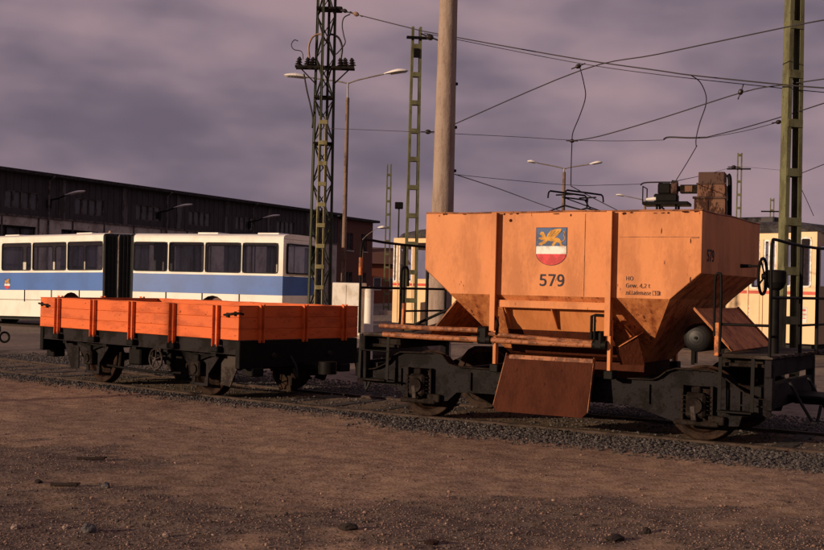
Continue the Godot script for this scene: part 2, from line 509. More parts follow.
	mat("batten_pale", Color(0.27, 0.24, 0.115), 0.65, olive, Vector3(0.9, 0.4, 0.9))
	mat("concrete", Color(0.32, 0.245, 0.20), 0.9, cast, Vector3(1.3, 0.20, 1.3), 0.0, rough_skin, 0.25)
	mat("lamp_pole", Color(0.19, 0.125, 0.09), 0.75, dirty, Vector3(1, 0.3, 1))
	mat("lamp_arm", Color(0.30, 0.26, 0.23), 0.5, grain, Vector3(1, 1, 1), 0.3)
	mat("lamp_shell", Color(0.74, 0.70, 0.66), 0.4, clean, Vector3(1, 1, 1))
	mat("lamp_glass", Color(0.55, 0.53, 0.50), 0.25, grain, Vector3(1, 1, 1))
	mat("wire", Color(0.022, 0.018, 0.020), 0.6)
	mat("insulator", Color(0.020, 0.014, 0.012), 0.35)
	mat("porcelain", Color(0.30, 0.20, 0.15), 0.4, grain, Vector3(3, 3, 3))
	# buildings
	mat("hall_panel", Color(0.052, 0.046, 0.049), 0.8, cast, Vector3(0.5, 0.12, 0.5))
	mat("hall_panel_pale", Color(0.105, 0.098, 0.10), 0.8, dirty, Vector3(0.5, 0.12, 0.5))
	mat("hall_plaster", Color(0.46, 0.41, 0.37), 0.9, olive, Vector3(0.16, 0.12, 0.16))
	mat("hall_door", Color(0.085, 0.084, 0.098), 0.75, dirty, Vector3(0.4, 0.2, 0.4))
	mat("hall_roof", Color(0.045, 0.04, 0.04), 1.0, speckle, Vector3(0.3, 0.3, 0.3))
	mat("gutter", Color(0.12, 0.105, 0.10), 0.85, dirty, Vector3(0.6, 0.6, 0.6))
	mat("eaves", Color(0.035, 0.03, 0.03), 0.95, dirty, Vector3(0.6, 0.6, 0.6))
	mat("hall_brick", Color(0.17, 0.075, 0.055), 0.9, speckle, Vector3(0.8, 1.6, 0.8))
	mat("house_brick", Color(0.32, 0.10, 0.055), 0.9, speckle, Vector3(0.8, 1.6, 0.8))
	mat("house_tile", Color(0.16, 0.075, 0.055), 0.9, speckle, Vector3(0.8, 1.6, 0.8))
	mat("white_paint", Color(0.74, 0.70, 0.64), 0.6, weathered, Vector3(0.6, 0.4, 0.6))
	mat("rust_sheet", Color(0.17, 0.085, 0.055), 0.85, rusty, Vector3(0.9, 0.45, 0.9), 0.0, rough_skin, 0.4)
	mat("rust_dark", Color(0.085, 0.045, 0.034), 0.85, rusty, Vector3(0.9, 0.45, 0.9))
	# ground
	var soil_tex := stained(1024, 211, white, Color(0.86, 0.845, 0.83), 0.40, 0.66, Color(0.66, 0.62, 0.60), 0.70, 0.10, 0.010, 0.10)
	var soil := mat("soil", Color(1, 1, 1), 0.95, soil_tex, Vector3(0.50, 0.50, 0.50), 0.0, soil_skin, 0.30, true)
	soil.vertex_color_use_as_albedo = true
	soil.metallic_specular = 0.15
	var stone := mat("stone", Color(1, 1, 1), 0.85, speckle, Vector3(6, 6, 6))
	stone.vertex_color_use_as_albedo = true
	mat("pale_stone", Color(0.30, 0.22, 0.19), 0.85, speckle, Vector3(5, 5, 5), 0.0, rough_skin, 0.6)
	mat("grey_stone", Color(0.10, 0.092, 0.095), 0.85, speckle, Vector3(5, 5, 5), 0.0, rough_skin, 0.6)
	mat("dark_clod", Color(0.035, 0.025, 0.022), 0.95, speckle, Vector3(5, 5, 5), 0.0, rough_skin, 0.8)
	mat("old_wood", Color(0.028, 0.018, 0.014), 0.9, dirty, Vector3(1, 6, 6))
	mat("rail_side", Color(0.060, 0.034, 0.024), 0.85, dirty, Vector3(1, 1, 1))
	mat("rail_head", Color(0.060, 0.039, 0.030), 0.7, dirty, Vector3(1, 1, 1), 0.2)
	mat("sleeper", Color(0.060, 0.048, 0.040), 0.9, dirty, Vector3(1, 3, 3))

# ------------------------------------------------------------------ track geometry
const HOP_AT := Vector3(2.048, 0, -13.171)
const HOP_TURN := -0.5282
const WAG_AT := Vector3(-3.172, 0, -16.663)
const WAG_TURN := -0.705
const BEND := 24.5          # radius of the curve
const BEND_FROM := -2.0     # where it begins
const BEND_ANGLE := 0.16    # how far it turns

func track_point(s: float, side: float) -> Vector3:
	var l := Vector3(s, 0, side)
	if s < BEND_FROM:
		var a := minf((BEND_FROM - s) / BEND, BEND_ANGLE)
		var rest := BEND_FROM - s - a * BEND
		l = Vector3(BEND_FROM - sin(a) * (BEND + side) - cos(a) * rest, 0, -BEND + cos(a) * (BEND + side) - sin(a) * rest)
	return HOP_AT + Basis(Vector3.UP, HOP_TURN) * l

# (distance along, distance to the side) of a point
func track_coords(p: Vector3) -> Vector2:
	var l := Basis(Vector3.UP, -HOP_TURN) * (p - HOP_AT)
	if l.x >= BEND_FROM:
		return Vector2(l.x, l.z)
	var r := Vector2(l.x - BEND_FROM, l.z + BEND)
	var a := atan2(-r.x, r.y)
	if a >= 0.0 and a < BEND_ANGLE and r.y > 0.0:
		return Vector2(BEND_FROM - BEND * a, r.length() - BEND)
	a = BEND_ANGLE
	var q := Vector2(l.x, l.z) - Vector2(BEND_FROM - sin(a) * BEND, -BEND + cos(a) * BEND)
	return Vector2(BEND_FROM - BEND * a - q.dot(Vector2(-cos(a), -sin(a))), q.dot(Vector2(-sin(a), cos(a))))

# how far the ballast reaches from the middle of the track on the yard's side
func ballast_edge(s: float, x: float, z: float) -> float:
	return lerpf(1.22, 1.86, smoothstep(-2.7, -1.0, s)) + ragged.get_noise_2d(x * 1.2, z * 1.2) * 0.14

func dip(x: float, z: float) -> float:
	return -0.25 * smoothstep(23.0, 36.0, -z) * smoothstep(1.0, -5.0, x)

var bumps := FastNoiseLite.new()
var ragged := FastNoiseLite.new()
var speck := FastNoiseLite.new()

func ground_height(x: float, z: float) -> float:
	var t := track_coords(Vector3(x, 0, z))
	var y := dip(x, z)
	var near := absf(t.y) < 3.0 and t.x > -26.0
	y += bumps.get_noise_2d(x, z) * 0.035 + ragged.get_noise_2d(x * 3.0, z * 3.0) * 0.012 - 0.015
	# shallow wheel ruts running along the yard
	if t.y > 1.9 and t.y < 9.0:
		for rut in [2.75, 4.25, 5.6, 7.0]:
			var off: float = t.y - rut - 0.25 * sin(t.x * 0.35 + rut) - ragged.get_noise_2d(x * 0.5, z * 0.5) * 0.12
			y -= 0.016 * exp(-off * off / 0.018) * (0.6 + 0.6 * bumps.get_noise_2d(x * 1.5, z * 1.5 + 20.0))
	if near:
		var edge := ballast_edge(t.x, x, z)
		var inside := 1.0 - smoothstep(edge - 0.25, edge + 0.12, t.y if t.y > 0.0 else -t.y * 0.6)
		y = lerpf(y, -0.035 + ragged.get_noise_2d(x * 2.0, z * 2.0) * 0.012, inside)
	return y

func cinder_amount(x: float, z: float) -> float:
	# patches of dark cinder gravel trodden into the sandy ground
	var a := bumps.get_noise_2d(x * 0.8 + 40.0, z * 0.8) * 0.7 + ragged.get_noise_2d(x * 1.7, z * 1.7 + 9.0) * 0.6
	var where := maxf(1.0 - Vector2((x + 2.1) / 2.3, (z + 7.2) / 1.7).length(), 1.0 - Vector2((x - 0.4) / 1.9, (z + 7.6) / 1.2).length())
	where = maxf(where, 0.8 * (1.0 - Vector2((x + 3.6) / 1.6, (z + 9.4) / 0.9).length()))
	where = maxf(where, 0.7 * (1.0 - Vector2((x - 2.4) / 1.3, (z + 7.0) / 0.7).length()))
	return smoothstep(0.05, 0.30, where + a * 0.95 + speck.get_noise_2d(x, z) * 0.22)

func make_ground() -> void:
	bumps.seed = 5
	bumps.frequency = 0.28
	bumps.fractal_octaves = 3
	ragged.seed = 17
	ragged.frequency = 0.9
	ragged.fractal_octaves = 4
	speck.seed = 23
	speck.frequency = 4.0
	speck.fractal_octaves = 3
	var xs := axis_steps(-8.0, 6.0, 0.08, 420.0)
	var zs := axis_steps(-20.0, -5.0, 0.08, 420.0)
	var verts := PackedVector3Array()
	var cols := PackedColorArray()
	var norms := PackedVector3Array()
	for z in zs:
		for x in xs:
			var y := ground_height(x, z)
			verts.append(Vector3(x, y, z))
			var e := 0.06
			norms.append(Vector3(y - ground_height(x + e, z), e, y - ground_height(x, z + e)).normalized())
			var n := bumps.get_noise_2d(x * 1.3 + 7.0, z * 1.3)
			var f := ragged.get_noise_2d(x * 2.2 - 30.0, z * 2.2)
			var sand := Color(0.232, 0.163, 0.116).lerp(Color(0.318, 0.216, 0.152), clampf(0.5 + n * 0.9 + f * 0.4, 0, 1))
			var c := sand.lerp(Color(0.150, 0.112, 0.092), 0.85 * cinder_amount(x, z))
			var t := track_coords(Vector3(x, 0, z))
			if t.x > -40.0 and absf(t.y) < 40.0:
				var edge := ballast_edge(t.x, x, z)
				c = c.lerp(Color(0.115, 0.094, 0.082), 1.0 - smoothstep(edge - 0.12, edge + 0.14, t.y + f * 0.12))
				# sandy fill between the rails; beyond the track the yard is trodden grey gravel
				var fill := Color(0.155, 0.115, 0.088).lerp(Color(0.20, 0.15, 0.11), clampf(0.5 + n + f, 0, 1))
				c = c.lerp(fill, 1.0 - smoothstep(0.66, 0.78, absf(t.y) + f * 0.08))
				var yard := Color(0.19, 0.155, 0.135).lerp(Color(0.25, 0.195, 0.162), clampf(0.5 + n + f * 0.7, 0, 1))
				c = c.lerp(yard, smoothstep(1.5, 2.6, -t.y + f * 0.9))
			else:
				c = Color(0.22, 0.175, 0.145)
			cols.append(c)
	var index := PackedInt32Array()
	var w := xs.size()
	for j in zs.size() - 1:
		for i in w - 1:
			var a := j * w + i
			index.append_array([a, a + 1, a + w, a + 1, a + w + 1, a + w])
	var arrays := []
	arrays.resize(Mesh.ARRAY_MAX)
	arrays[Mesh.ARRAY_VERTEX] = verts
	arrays[Mesh.ARRAY_NORMAL] = norms
	arrays[Mesh.ARRAY_COLOR] = cols
	arrays[Mesh.ARRAY_INDEX] = index
	var mesh := ArrayMesh.new()
	mesh.add_surface_from_arrays(Mesh.PRIMITIVE_TRIANGLES, arrays)
	var o := MeshInstance3D.new()
	o.mesh = mesh
	o.material_override = M.soil
	o.name = numbered("ground")
	o.set_meta("kind", "structure")
	add_child(o)

func axis_steps(a: float, b: float, step: float, far: float) -> PackedFloat32Array:
	var mid := []
	var x := a
	while x <= b + 0.001:
		mid.append(x)
		x += step
	var low := []
	var d := step
	x = a
	while x > -far:
		d *= 1.16
		x -= d
		low.push_front(x)
	var high := []
	d = step
	x = mid[-1]
	while x < far:
		d *= 1.16
		x += d
		high.append(x)
	return PackedFloat32Array(low + mid + high)

func pebble_mesh(seed_: int) -> ArrayMesh:
	var r := RandomNumberGenerator.new()
	r.seed = seed_
	var g := (1.0 + sqrt(5.0)) / 2.0
	var v := [Vector3(-1, g, 0), Vector3(1, g, 0), Vector3(-1, -g, 0), Vector3(1, -g, 0), Vector3(0, -1, g), Vector3(0, 1, g), Vector3(0, -1, -g), Vector3(0, 1, -g), Vector3(g, 0, -1), Vector3(g, 0, 1), Vector3(-g, 0, -1), Vector3(-g, 0, 1)]
	for i in 12:
		v[i] = v[i].normalized() * r.randf_range(0.72, 1.12) * Vector3(1.0, 0.72, 0.85)
	var s := mb()
	for f in [[0, 11, 5], [0, 5, 1], [0, 1, 7], [0, 7, 10], [0, 10, 11], [1, 5, 9], [5, 11, 4], [11, 10, 2], [10, 7, 6], [7, 1, 8], [3, 9, 4], [3, 4, 2], [3, 2, 6], [3, 6, 8], [3, 8, 9], [4, 9, 5], [2, 4, 11], [6, 2, 10], [8, 6, 7], [9, 8, 1]]:
		flip_tri(s, v[f[0]], v[f[1]], v[f[2]], v[f[0]] + v[f[1]] + v[f[2]])
	return s.commit()

func scatter(called: String, label: String, category: String, places: Array, seed_: int) -> void:
	var mm := MultiMesh.new()
	mm.transform_format = MultiMesh.TRANSFORM_3D
	mm.use_colors = true
	mm.mesh = pebble_mesh(seed_)
	mm.instance_count = places.size()
	for i in places.size():
		var p: Array = places[i]
		var b := Basis.from_euler(Vector3(rng.randf_range(-0.5, 0.5), rng.randf() * TAU, rng.randf_range(-0.5, 0.5))).scaled(Vector3.ONE * p[1])
		mm.set_instance_transform(i, Transform3D(b, p[0]))
		mm.set_instance_color(i, p[2])
	var o := MultiMeshInstance3D.new()
	o.multimesh = mm
	o.material_override = M.stone
	o.name = numbered(called)
	o.set_meta("kind", "stuff")
	tag(o, label, category)
	add_child(o)

func make_gravel() -> void:
	rng.seed = 99
	var places := []
	for i in 90000:
		var s := 5.2 - 19.0 * pow(rng.randf(), 1.3)
		var side := rng.randf_range(-2.6, 2.2)
		var p := track_point(s, side)
		var edge := ballast_edge(s, p.x, p.z)
		if side > edge + 0.55 * pow(rng.randf(), 3.0):
			continue
		if absf(absf(side) - 0.755) < 0.05:
			continue
		if absf(side) < 0.755 and rng.randf() > 0.10:
			continue
		if side < -1.2 and rng.randf() < (-side - 1.2) * 0.6:
			continue
		var r := rng.randf_range(0.007, 0.020) * (1.0 if rng.randf() < 0.92 else 1.5)
		p.y = ground_height(p.x, p.z) + r * 0.3
		var v := rng.randf_range(0.045, 0.14) * rng.randf_range(0.7, 1.0)
		if rng.randf() < 0.05:
			v *= 1.8
		places.append([p, r, Color(v * 1.08, v * 0.95, v * 0.90)])
	scatter("ballast", "grey crushed stone ballast along the rails", "gravel", places, 3)
	places = []
	for i in 95000:
		var z := -5.6 - 11.0 * pow(rng.randf(), 1.7)
		var x := rng.randf_range(-0.42, 0.42) * -z
		var t := track_coords(Vector3(x, 0, z))
		if t.y < 0.95:
			continue
		var dark := cinder_amount(x, z)
		var clump := smoothstep(-0.15, 0.45, ragged.get_noise_2d(x * 0.6 + 3.0, z * 0.6))
		if rng.randf() > 0.10 + 0.75 * dark + 0.30 * clump:
			continue
		var r := rng.randf_range(0.003, 0.0075)
		if rng.randf() < 0.03:
			r *= rng.randf_range(1.5, 2.6)
		var tone := rng.randf()
		var c := Color(0.10, 0.075, 0.065) * rng.randf_range(0.5, 1.3)
		if tone < 0.35:
			c = Color(0.30, 0.19, 0.145) * rng.randf_range(0.7, 1.2)
		elif tone < 0.40:
			c = Color(0.42, 0.30, 0.25)
		places.append([Vector3(x, ground_height(x, z) + r * 0.25, z), r, Color(c.r, c.g, c.b)])
	scatter("pebbles", "small brown and grey pebbles strewn over the sandy yard", "pebbles", places, 8)

func lump(called: String, label: String, category: String, m: Material, at: Vector3, size: Vector3, seed_: int, turn := 0.0, group := "") -> void:
	var n := FastNoiseLite.new()
	n.seed = seed_
	n.frequency = 0.9
	var s := mb()
	var rows := 8
	var cols := 14
	var pt := func(i: int, j: int) -> Vector3:
		var th := PI * i / rows
		var ph := TAU * (j % cols) / cols
		var d := Vector3(sin(th) * cos(ph), cos(th), sin(th) * sin(ph))
		return d * size * 0.5 * (1.0 + 0.42 * n.get_noise_3d(d.x, d.y, d.z) + 0.18 * n.get_noise_3d(d.x * 3.1, d.y * 3.1, d.z * 3.1))
	for i in rows:
		for j in cols:
			var a: Vector3 = pt.call(i, j)
			var b: Vector3 = pt.call(i, j + 1)
			var c: Vector3 = pt.call(i + 1, j + 1)
			var d: Vector3 = pt.call(i + 1, j)
			if i > 0:
				flip_tri(s, a, b, c, a + b + c)
			if i < rows - 1:
				flip_tri(s, a, c, d, a + c + d)
	var o := part(called, s, m)
	o.position = Vector3(at.x, ground_height(at.x, at.z) + size.y * 0.22, at.z)
	o.rotation.y = turn
	tag(o, label, category, group)

func make_track() -> void:
	var root := thing("railway_track", "curved tram track with rusty rails sunk in ballast", "railway track")
	root.remove_meta("category")
	root.remove_meta("label")
	root.set_meta("kind", "structure")
	for side in [-0.755, 0.755]:
		var pts := []
		var s := -30.0
		while s < 9.1:
			pts.append(track_point(s, side))
			s += 0.5
		var web := mb()
		sweep(web, PackedVector2Array([Vector2(-0.026, -0.13), Vector2(0.026, -0.13), Vector2(0.026, -0.024), Vector2(-0.026, -0.024)]), pts)
		var r := part("rail", web, M.rail_side, root)
		var head := mb()
		sweep(head, PackedVector2Array([Vector2(-0.032, -0.026), Vector2(0.032, -0.026), Vector2(0.033, -0.008), Vector2(0.026, 0.0), Vector2(-0.026, 0.0), Vector2(-0.033, -0.008)]), pts)
		part("rail_head", head, M.rail_head, r)
	var k := 0
	var s2 := -23.6
	while s2 < 6.0:
		var b := mb()
		var a := track_point(s2, 0)
		var d := (track_point(s2 + 0.05, 0) - a).normalized()
		bx(b, Vector3.ZERO, Vector3(2.1, 0.10, 0.22), 0.012)
		var o := part("sleeper", b, M.sleeper, root, Transform3D(Basis(Vector3.UP.cross(d).normalized(), Vector3.UP, d), a + Vector3(0, -0.083 + 0.006 * sin(k * 7.0), 0)))
		s2 += 0.7
		k += 1

# ------------------------------------------------------------------ light
func make_sky() -> Image:
	var w := 2048
	var h := 1024
	var a := noise_values(1024, 401, 0.0095, 4)
	var b := noise_values(1024, 403, 0.034, 6)
	var out := PackedByteArray()
	out.resize(w * h * 3)
	var dark := Color(0.400, 0.358, 0.412)
	var mid := Color(0.505, 0.442, 0.484)
	var pink := Color(0.610, 0.515, 0.540)
	for y in h:
		for x in w:
			var col := Color(0.22, 0.175, 0.155)
			if y < 530:
				var i := (y * 3 / 2 + SKY_DOWN) % 1024 * 1024
				var x0 := (x / 2 + SKY_ALONG) % 1024
				var x1 := (x0 + 1) % 1024
				var f := x % 2 * 0.5
				var t := smoothstep(0.21, 0.79, lerpf(a[i + x0], a[i + x1], f) / 255.0 * 0.62 + lerpf(b[i + x0], b[i + x1], f) / 255.0 * 0.38)
				col = dark.lerp(mid, t * 2.0) if t < 0.5 else mid.lerp(pink, t * 2.0 - 1.0)
			var k := (y * w + x) * 3
			out[k] = int(col.r * 255.0)
			out[k + 1] = int(col.g * 255.0)
			out[k + 2] = int(col.b * 255.0)
	return Image.create_from_data(w, h, false, Image.FORMAT_RGB8, out)

func _ready() -> void:
	rng.seed = 1
	# camera
	var cam := Camera3D.new()
	cam.position = Vector3(0, EYE, 0)
	cam.basis = Basis(Vector3.RIGHT, 0.0101) * Basis(Vector3.BACK, 0.0236)
	cam.fov = rad_to_deg(2.0 * atan(275.0 / 1145.0))
	cam.near = 0.05
	cam.far = 2000.0
	cam.name = "camera"
	add_child(cam)
	cam.current = true
	# sky and exposure
	var env := Environment.new()
	env.background_mode = Environment.BG_SKY
	var pano := PanoramaSkyMaterial.new()
	pano.panorama = ImageTexture.create_from_image(make_sky())
	pano.energy_multiplier = 1.14
	var sky := Sky.new()
	sky.sky_material = pano
	env.sky = sky
	env.tonemap_mode = Environment.TONE_MAPPER_LINEAR
	env.tonemap_exposure = 1.0
	env.sdfgi_enabled = true
	env.ssao_enabled = true
	env.ssil_enabled = true
	var we := WorldEnvironment.new()
	we.environment = env
	we.name = "world_environment"
	add_child(we)
	# low evening sun from the left, behind the viewer
	var sun := DirectionalLight3D.new()
	var az := deg_to_rad(SUN_AZIMUTH)
	var el := deg_to_rad(SUN_HEIGHT)
	var from := Vector3(-sin(az) * cos(el), sin(el), cos(az) * cos(el))
	sun.basis = Basis.looking_at(-from, Vector3.UP)
	sun.light_color = Color(1.0, 0.74, 0.50).linear_to_srgb()
	sun.light_energy = 1.48
	sun.light_angular_distance = 0.6
	sun.shadow_enabled = true
	sun.name = "sun"
	add_child(sun)

	make_materials()
	make_ground()
	make_track()
	make_gravel()
	make_buildings()
	make_hopper()
	make_low_wagon()
	make_bus()
	make_tram()
	make_masts()
	make_lamps()
	make_wires()
	make_small_things()

# ------------------------------------------------------------------ hopper wagon
func wheel_set(parent: Node, x: float, r: float, half := 0.72) -> void:
	for side in [-1.0, 1.0]:
		var s := mb()
		# disc, web and hub turned about the axle
		var to := Transform3D(Basis(Vector3.RIGHT, PI / 2 * side), Vector3(x, r, side * (half + 0.03)))
		lathe(s, [Vector2(0.001, 0.06), Vector2(0.09, 0.06), Vector2(0.10, 0.02), Vector2(r * 0.74, -0.01), Vector2(r * 0.80, 0.03), Vector2(r * 0.86, 0.03)], to, 28)
		lathe(s, [Vector2(r * 0.86, -0.07), Vector2(0.10, -0.05), Vector2(0.001, -0.05)], to, 28)
		var w := part("wheel", s, M.wheel_steel, parent)
		var t := mb()
		lathe(t, [Vector2(r * 0.86, 0.032), Vector2(r - 0.008, 0.032), Vector2(r, 0.024), Vector2(r + 0.002, -0.055), Vector2(r + 0.024, -0.066), Vector2(r + 0.022, -0.088), Vector2(r * 0.86, -0.088)], to, 40)
		part("tyre", t, M.tyre_rust, w)
	var a := mb()
	cyl(a, Vector3(x, r, -half - 0.2), Vector3(x, r, half + 0.2), 0.055, -1, 14)
	part("axle", a, M.black_iron, parent)

func crest(parent: Node, at: Vector3, w: float, h: float, turn := 0.0, detailed := true) -> void:
	var base := Transform3D(Basis(Vector3.UP, turn), at)
	# the shield is square at the top and round at the foot
	var foot := func(y_from: float) -> PackedVector2Array:
		var p := PackedVector2Array()
		for i in 13:
			var t := PI * i / 12.0
			p.append(Vector2(w * 0.5 * cos(t), -h * 0.66 - sin(t) * h * 0.34))
		p.append(Vector2(-w * 0.5, y_from))
		p.append(Vector2(w * 0.5, y_from))
		return p
	var s := mb()
	var rim := PackedVector2Array()
	var whole: PackedVector2Array = foot.call(0.0)
	for v in whole:
		rim.append(Vector2(v.x * 1.035, (v.y + h * 0.5) * 1.025 - h * 0.5))
	prism(s, rim, 0.0, 0.002, base)
	var shield := part("crest", s, M.print_blue if not detailed else M.ink, parent)
	s = mb()
	prism(s, PackedVector2Array([Vector2(-w / 2, 0), Vector2(w / 2, 0), Vector2(w / 2, -h * 0.49), Vector2(-w / 2, -h * 0.49)]), 0.001, 0.004, base)
	part("blue_field", s, M.print_blue, shield)
	s = mb()
	prism(s, PackedVector2Array([Vector2(-w / 2, -h * 0.49), Vector2(w / 2, -h * 0.49), Vector2(w / 2, -h * 0.70), Vector2(-w / 2, -h * 0.70)]), 0.001, 0.0045, base)
	part("white_field", s, M.print_white, shield)
	s = mb()
	var red := PackedVector2Array()
	for i in 15:
		var t := PI * i / 14.0
		var p := Vector2(w * 0.5 * cos(t), -h * 0.66 - sin(t) * h * 0.34)
		if p.y <= -h * 0.70:
			red.append(p)
	red.append(Vector2(-w * 0.497, -h * 0.70))
	red.append(Vector2(w * 0.497, -h * 0.70))
	prism(s, red, 0.001, 0.004, base)
	part("red_field", s, M.print_red, shield)
	# the golden griffin striding to the left, wing raised
	var body := [[0.10, 0.17], [0.16, 0.10], [0.24, 0.11], [0.29, 0.19], [0.33, 0.26], [0.38, 0.16], [0.48, 0.07], [0.62, 0.03], [0.83, 0.02], [0.80, 0.11], [0.70, 0.20], [0.60, 0.27], [0.70, 0.26], [0.78, 0.30], [0.83, 0.38], [0.86, 0.46], [0.93, 0.47], [0.92, 0.49], [0.80, 0.48], [0.77, 0.41], [0.69, 0.38], [0.64, 0.42], [0.60, 0.47], [0.62, 0.49], [0.52, 0.485], [0.53, 0.44], [0.58, 0.36], [0.48, 0.36], [0.38, 0.34], [0.30, 0.42], [0.22, 0.44], [0.20, 0.47], [0.08, 0.46], [0.09, 0.41], [0.19, 0.38], [0.25, 0.32], [0.17, 0.33], [0.12, 0.30], [0.08, 0.31], [0.08, 0.26], [0.15, 0.255], [0.20, 0.24], [0.16, 0.20]]
	var poly := PackedVector2Array()
	for q in body:
		poly.append(Vector2((q[0] - 0.5) * w, -q[1] * h))
	s = mb()
	prism(s, poly, 0.002, 0.006, base)
	part("griffin", s, M.print_gold, shield)
	if detailed:
		s = mb()
		var tail := []
		for q in [[0.82, 0.37], [0.90, 0.35], [0.95, 0.27], [0.91, 0.20], [0.94, 0.13], [0.90, 0.09]]:
			tail.append(base * Vector3((q[0] - 0.5) * w, -q[1] * h, 0.004))
		tube(s, curve(tail, 4), w * 0.014, 6)
		part("griffin_tail", s, M.print_gold, shield)
		s = mb()
		for k in 4:
			var x0 := 0.40 + k * 0.075
			bar(s, base * Vector3((x0 - 0.5) * w, -(0.245 - k * 0.01) * h, 0.0062), base * Vector3((x0 + 0.12 + k * 0.035 - 0.5) * w, -(0.075 + k * 0.004) * h, 0.0062), w * 0.011, 0.002)
		part("feather_lines", s, M.ink, shield)

func make_hopper() -> void:
	var o := thing("hopper_wagon", "orange ballast hopper wagon numbered 579 on dark grey frame", "wagon", HOP_AT, HOP_TURN)
	var x0 := -1.51
	var x1 := 1.63
	var zz := 1.183
	var top := 2.325
	var t := 0.008
	# side walls: flat plates with cut lower corners
	for side in [1.0, -1.0]:
		var s := mb()
		var poly := PackedVector2Array([Vector2(x0, 1.70), Vector2(-1.19, 1.435), Vector2(1.32, 1.435), Vector2(x1, 1.70), Vector2(x1, top), Vector2(x0, top)])
		prism(s, poly, side * zz - (t if side > 0 else 0.0), side * zz + (0.0 if side > 0 else t))
		var w := part("side_wall", s, M.hopper_orange, o)
		if side > 0:
			# weld seams and the bolt head by the rib
			var seam := mb()
			bar(seam, Vector3(0.40, 1.44, zz + 0.001), Vector3(0.40, top - 0.02, zz + 0.001), 0.006, 0.005)
			bar(seam, Vector3(0.78, 2.06, zz + 0.001), Vector3(x1 - 0.02, 2.06, zz + 0.001), 0.004, 0.005)
			bar(seam, Vector3(x1 - 0.10, 2.052, zz + 0.003), Vector3(x1 - 0.03, 2.052, zz + 0.003), 0.012, 0.008)
			part("weld_seam", seam, M.tube_orange, w)
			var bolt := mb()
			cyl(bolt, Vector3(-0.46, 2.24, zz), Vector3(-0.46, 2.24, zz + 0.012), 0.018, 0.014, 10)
			part("bolt", bolt, M.chute_rust_and_shade, w)
	# rust where the paint has gone along the rim and beside the ribs
	var rr := RandomNumberGenerator.new()
	rr.seed = 12
	for k in 26:
		var rx := rr.randf_range(x0 + 0.03, x1 - 0.03)
		var ry := top - 0.006 - absf(rr.randfn(0.0, 0.014))
		var rw := rr.randf_range(0.012, 0.045)
		var rh := rr.randf_range(0.006, 0.018)
		if k > 19:
			ry = rr.randf_range(1.5, 2.2)
			rw = rr.randf_range(0.006, 0.012)
			rh = rr.randf_range(0.02, 0.07)
		if absf(rx + 0.625) < 0.07 or absf(rx - 0.69) < 0.07 or (k > 19 and absf(rx - 0.03) < 0.35):
			continue
		var blot := PackedVector2Array()
		for i in 9:
			var q := TAU * i / 9.0
			blot.append(Vector2(rx + cos(q) * rw * rr.randf_range(0.55, 1.0), minf(ry + sin(q) * rh * rr.randf_range(0.55, 1.0), top - 0.001)))
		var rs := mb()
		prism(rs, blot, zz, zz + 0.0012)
		part("rust_patch", rs, M.chute_rust_and_shade, o)
	# end walls
	for e in [[x0, -1.0], [x1, 1.0]]:
		var s := mb()
		span(s, Vector3(e[0] - e[1] * t, 1.70, -zz + t), Vector3(e[0], top - 0.001, zz - t))
		part("end_wall", s, M.hopper_orange, o)
	# rolled top edge, slightly dented
	var s := mb()
	for side in [1.0, -1.0]:
		var pts := []
		for i in 33:
			var x := lerpf(x0, x1, i / 32.0)
			pts.append(Vector3(x, top + 0.004 + 0.005 * sin(x * 5.3) * sin(x * 2.1 + side), side * (zz - 0.004)))
		tube(s, pts, 0.011, 6)
	for x in [x0 + 0.004, x1 - 0.004]:
		var pts := []
		for i in 21:
			var z := lerpf(-zz, zz, i / 20.0)
			pts.append(Vector3(x, top + 0.002 + 0.006 * sin(z * 4.0 + x), z))
		tube(s, pts, 0.010, 6)
	part("top_rim", s, M.tube_orange, o)
	# sloping lower plates: ends, then the funnel
	var xb0 := -1.19
	var xb1 := 1.32
	var q0 := -0.74
	var q1 := 0.84
	var yb := 1.435
	var yo := 0.74
	var zo := 0.46
	for e in [[x0, xb0, -1.0, q0], [x1, xb1, 1.0, q1]]:
		s = mb()
		if e[2] > 0:
			plate(s, Vector3(e[0], 1.70, -zz), Vector3(e[0], 1.70, zz), Vector3(e[1], yb, zz), Vector3(e[1], yb, -zz), t)
			plate(s, Vector3(e[1], yb, -zz), Vector3(e[1], yb, zz), Vector3(e[3], yo, zo), Vector3(e[3], yo, -zo), t)
		else:
			plate(s, Vector3(e[0], 1.70, zz), Vector3(e[0], 1.70, -zz), Vector3(e[1], yb, -zz), Vector3(e[1], yb, zz), t)
			plate(s, Vector3(e[1], yb, zz), Vector3(e[1], yb, -zz), Vector3(e[3], yo, -zo), Vector3(e[3], yo, zo), t)
		part("end_slope", s, M.hopper_rusted, o)
	for side in [1.0, -1.0]:
		s = mb()
		if side > 0:
			plate(s, Vector3(xb0, yb, zz), Vector3(q0, yo, zo), Vector3(q1, yo, zo), Vector3(xb1, yb, zz), t)
		else:
			plate(s, Vector3(xb1, yb, -zz), Vector3(q1, yo, -zo), Vector3(q0, yo, -zo), Vector3(xb0, yb, -zz), t)
		part("side_slope", s, M.hopper_rusted, o)
	s = mb()
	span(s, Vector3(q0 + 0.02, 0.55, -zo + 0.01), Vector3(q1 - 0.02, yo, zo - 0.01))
	part("outlet_box", s, M.chute_rust_and_shade, o)  # dark brown stands in for the shade below the funnel
	# a heap of ballast inside, below the rim
	s = mb()
	plate(s, Vector3(x0 + 0.25, 1.72, zz - 0.1), Vector3(x1 - 0.25, 1.72, zz - 0.1), Vector3(x1 - 0.25, 1.72, -zz + 0.1), Vector3(x0 + 0.25, 1.72, -zz + 0.1), 0.05)
	part("ballast_load", s, M.grey_stone, o)
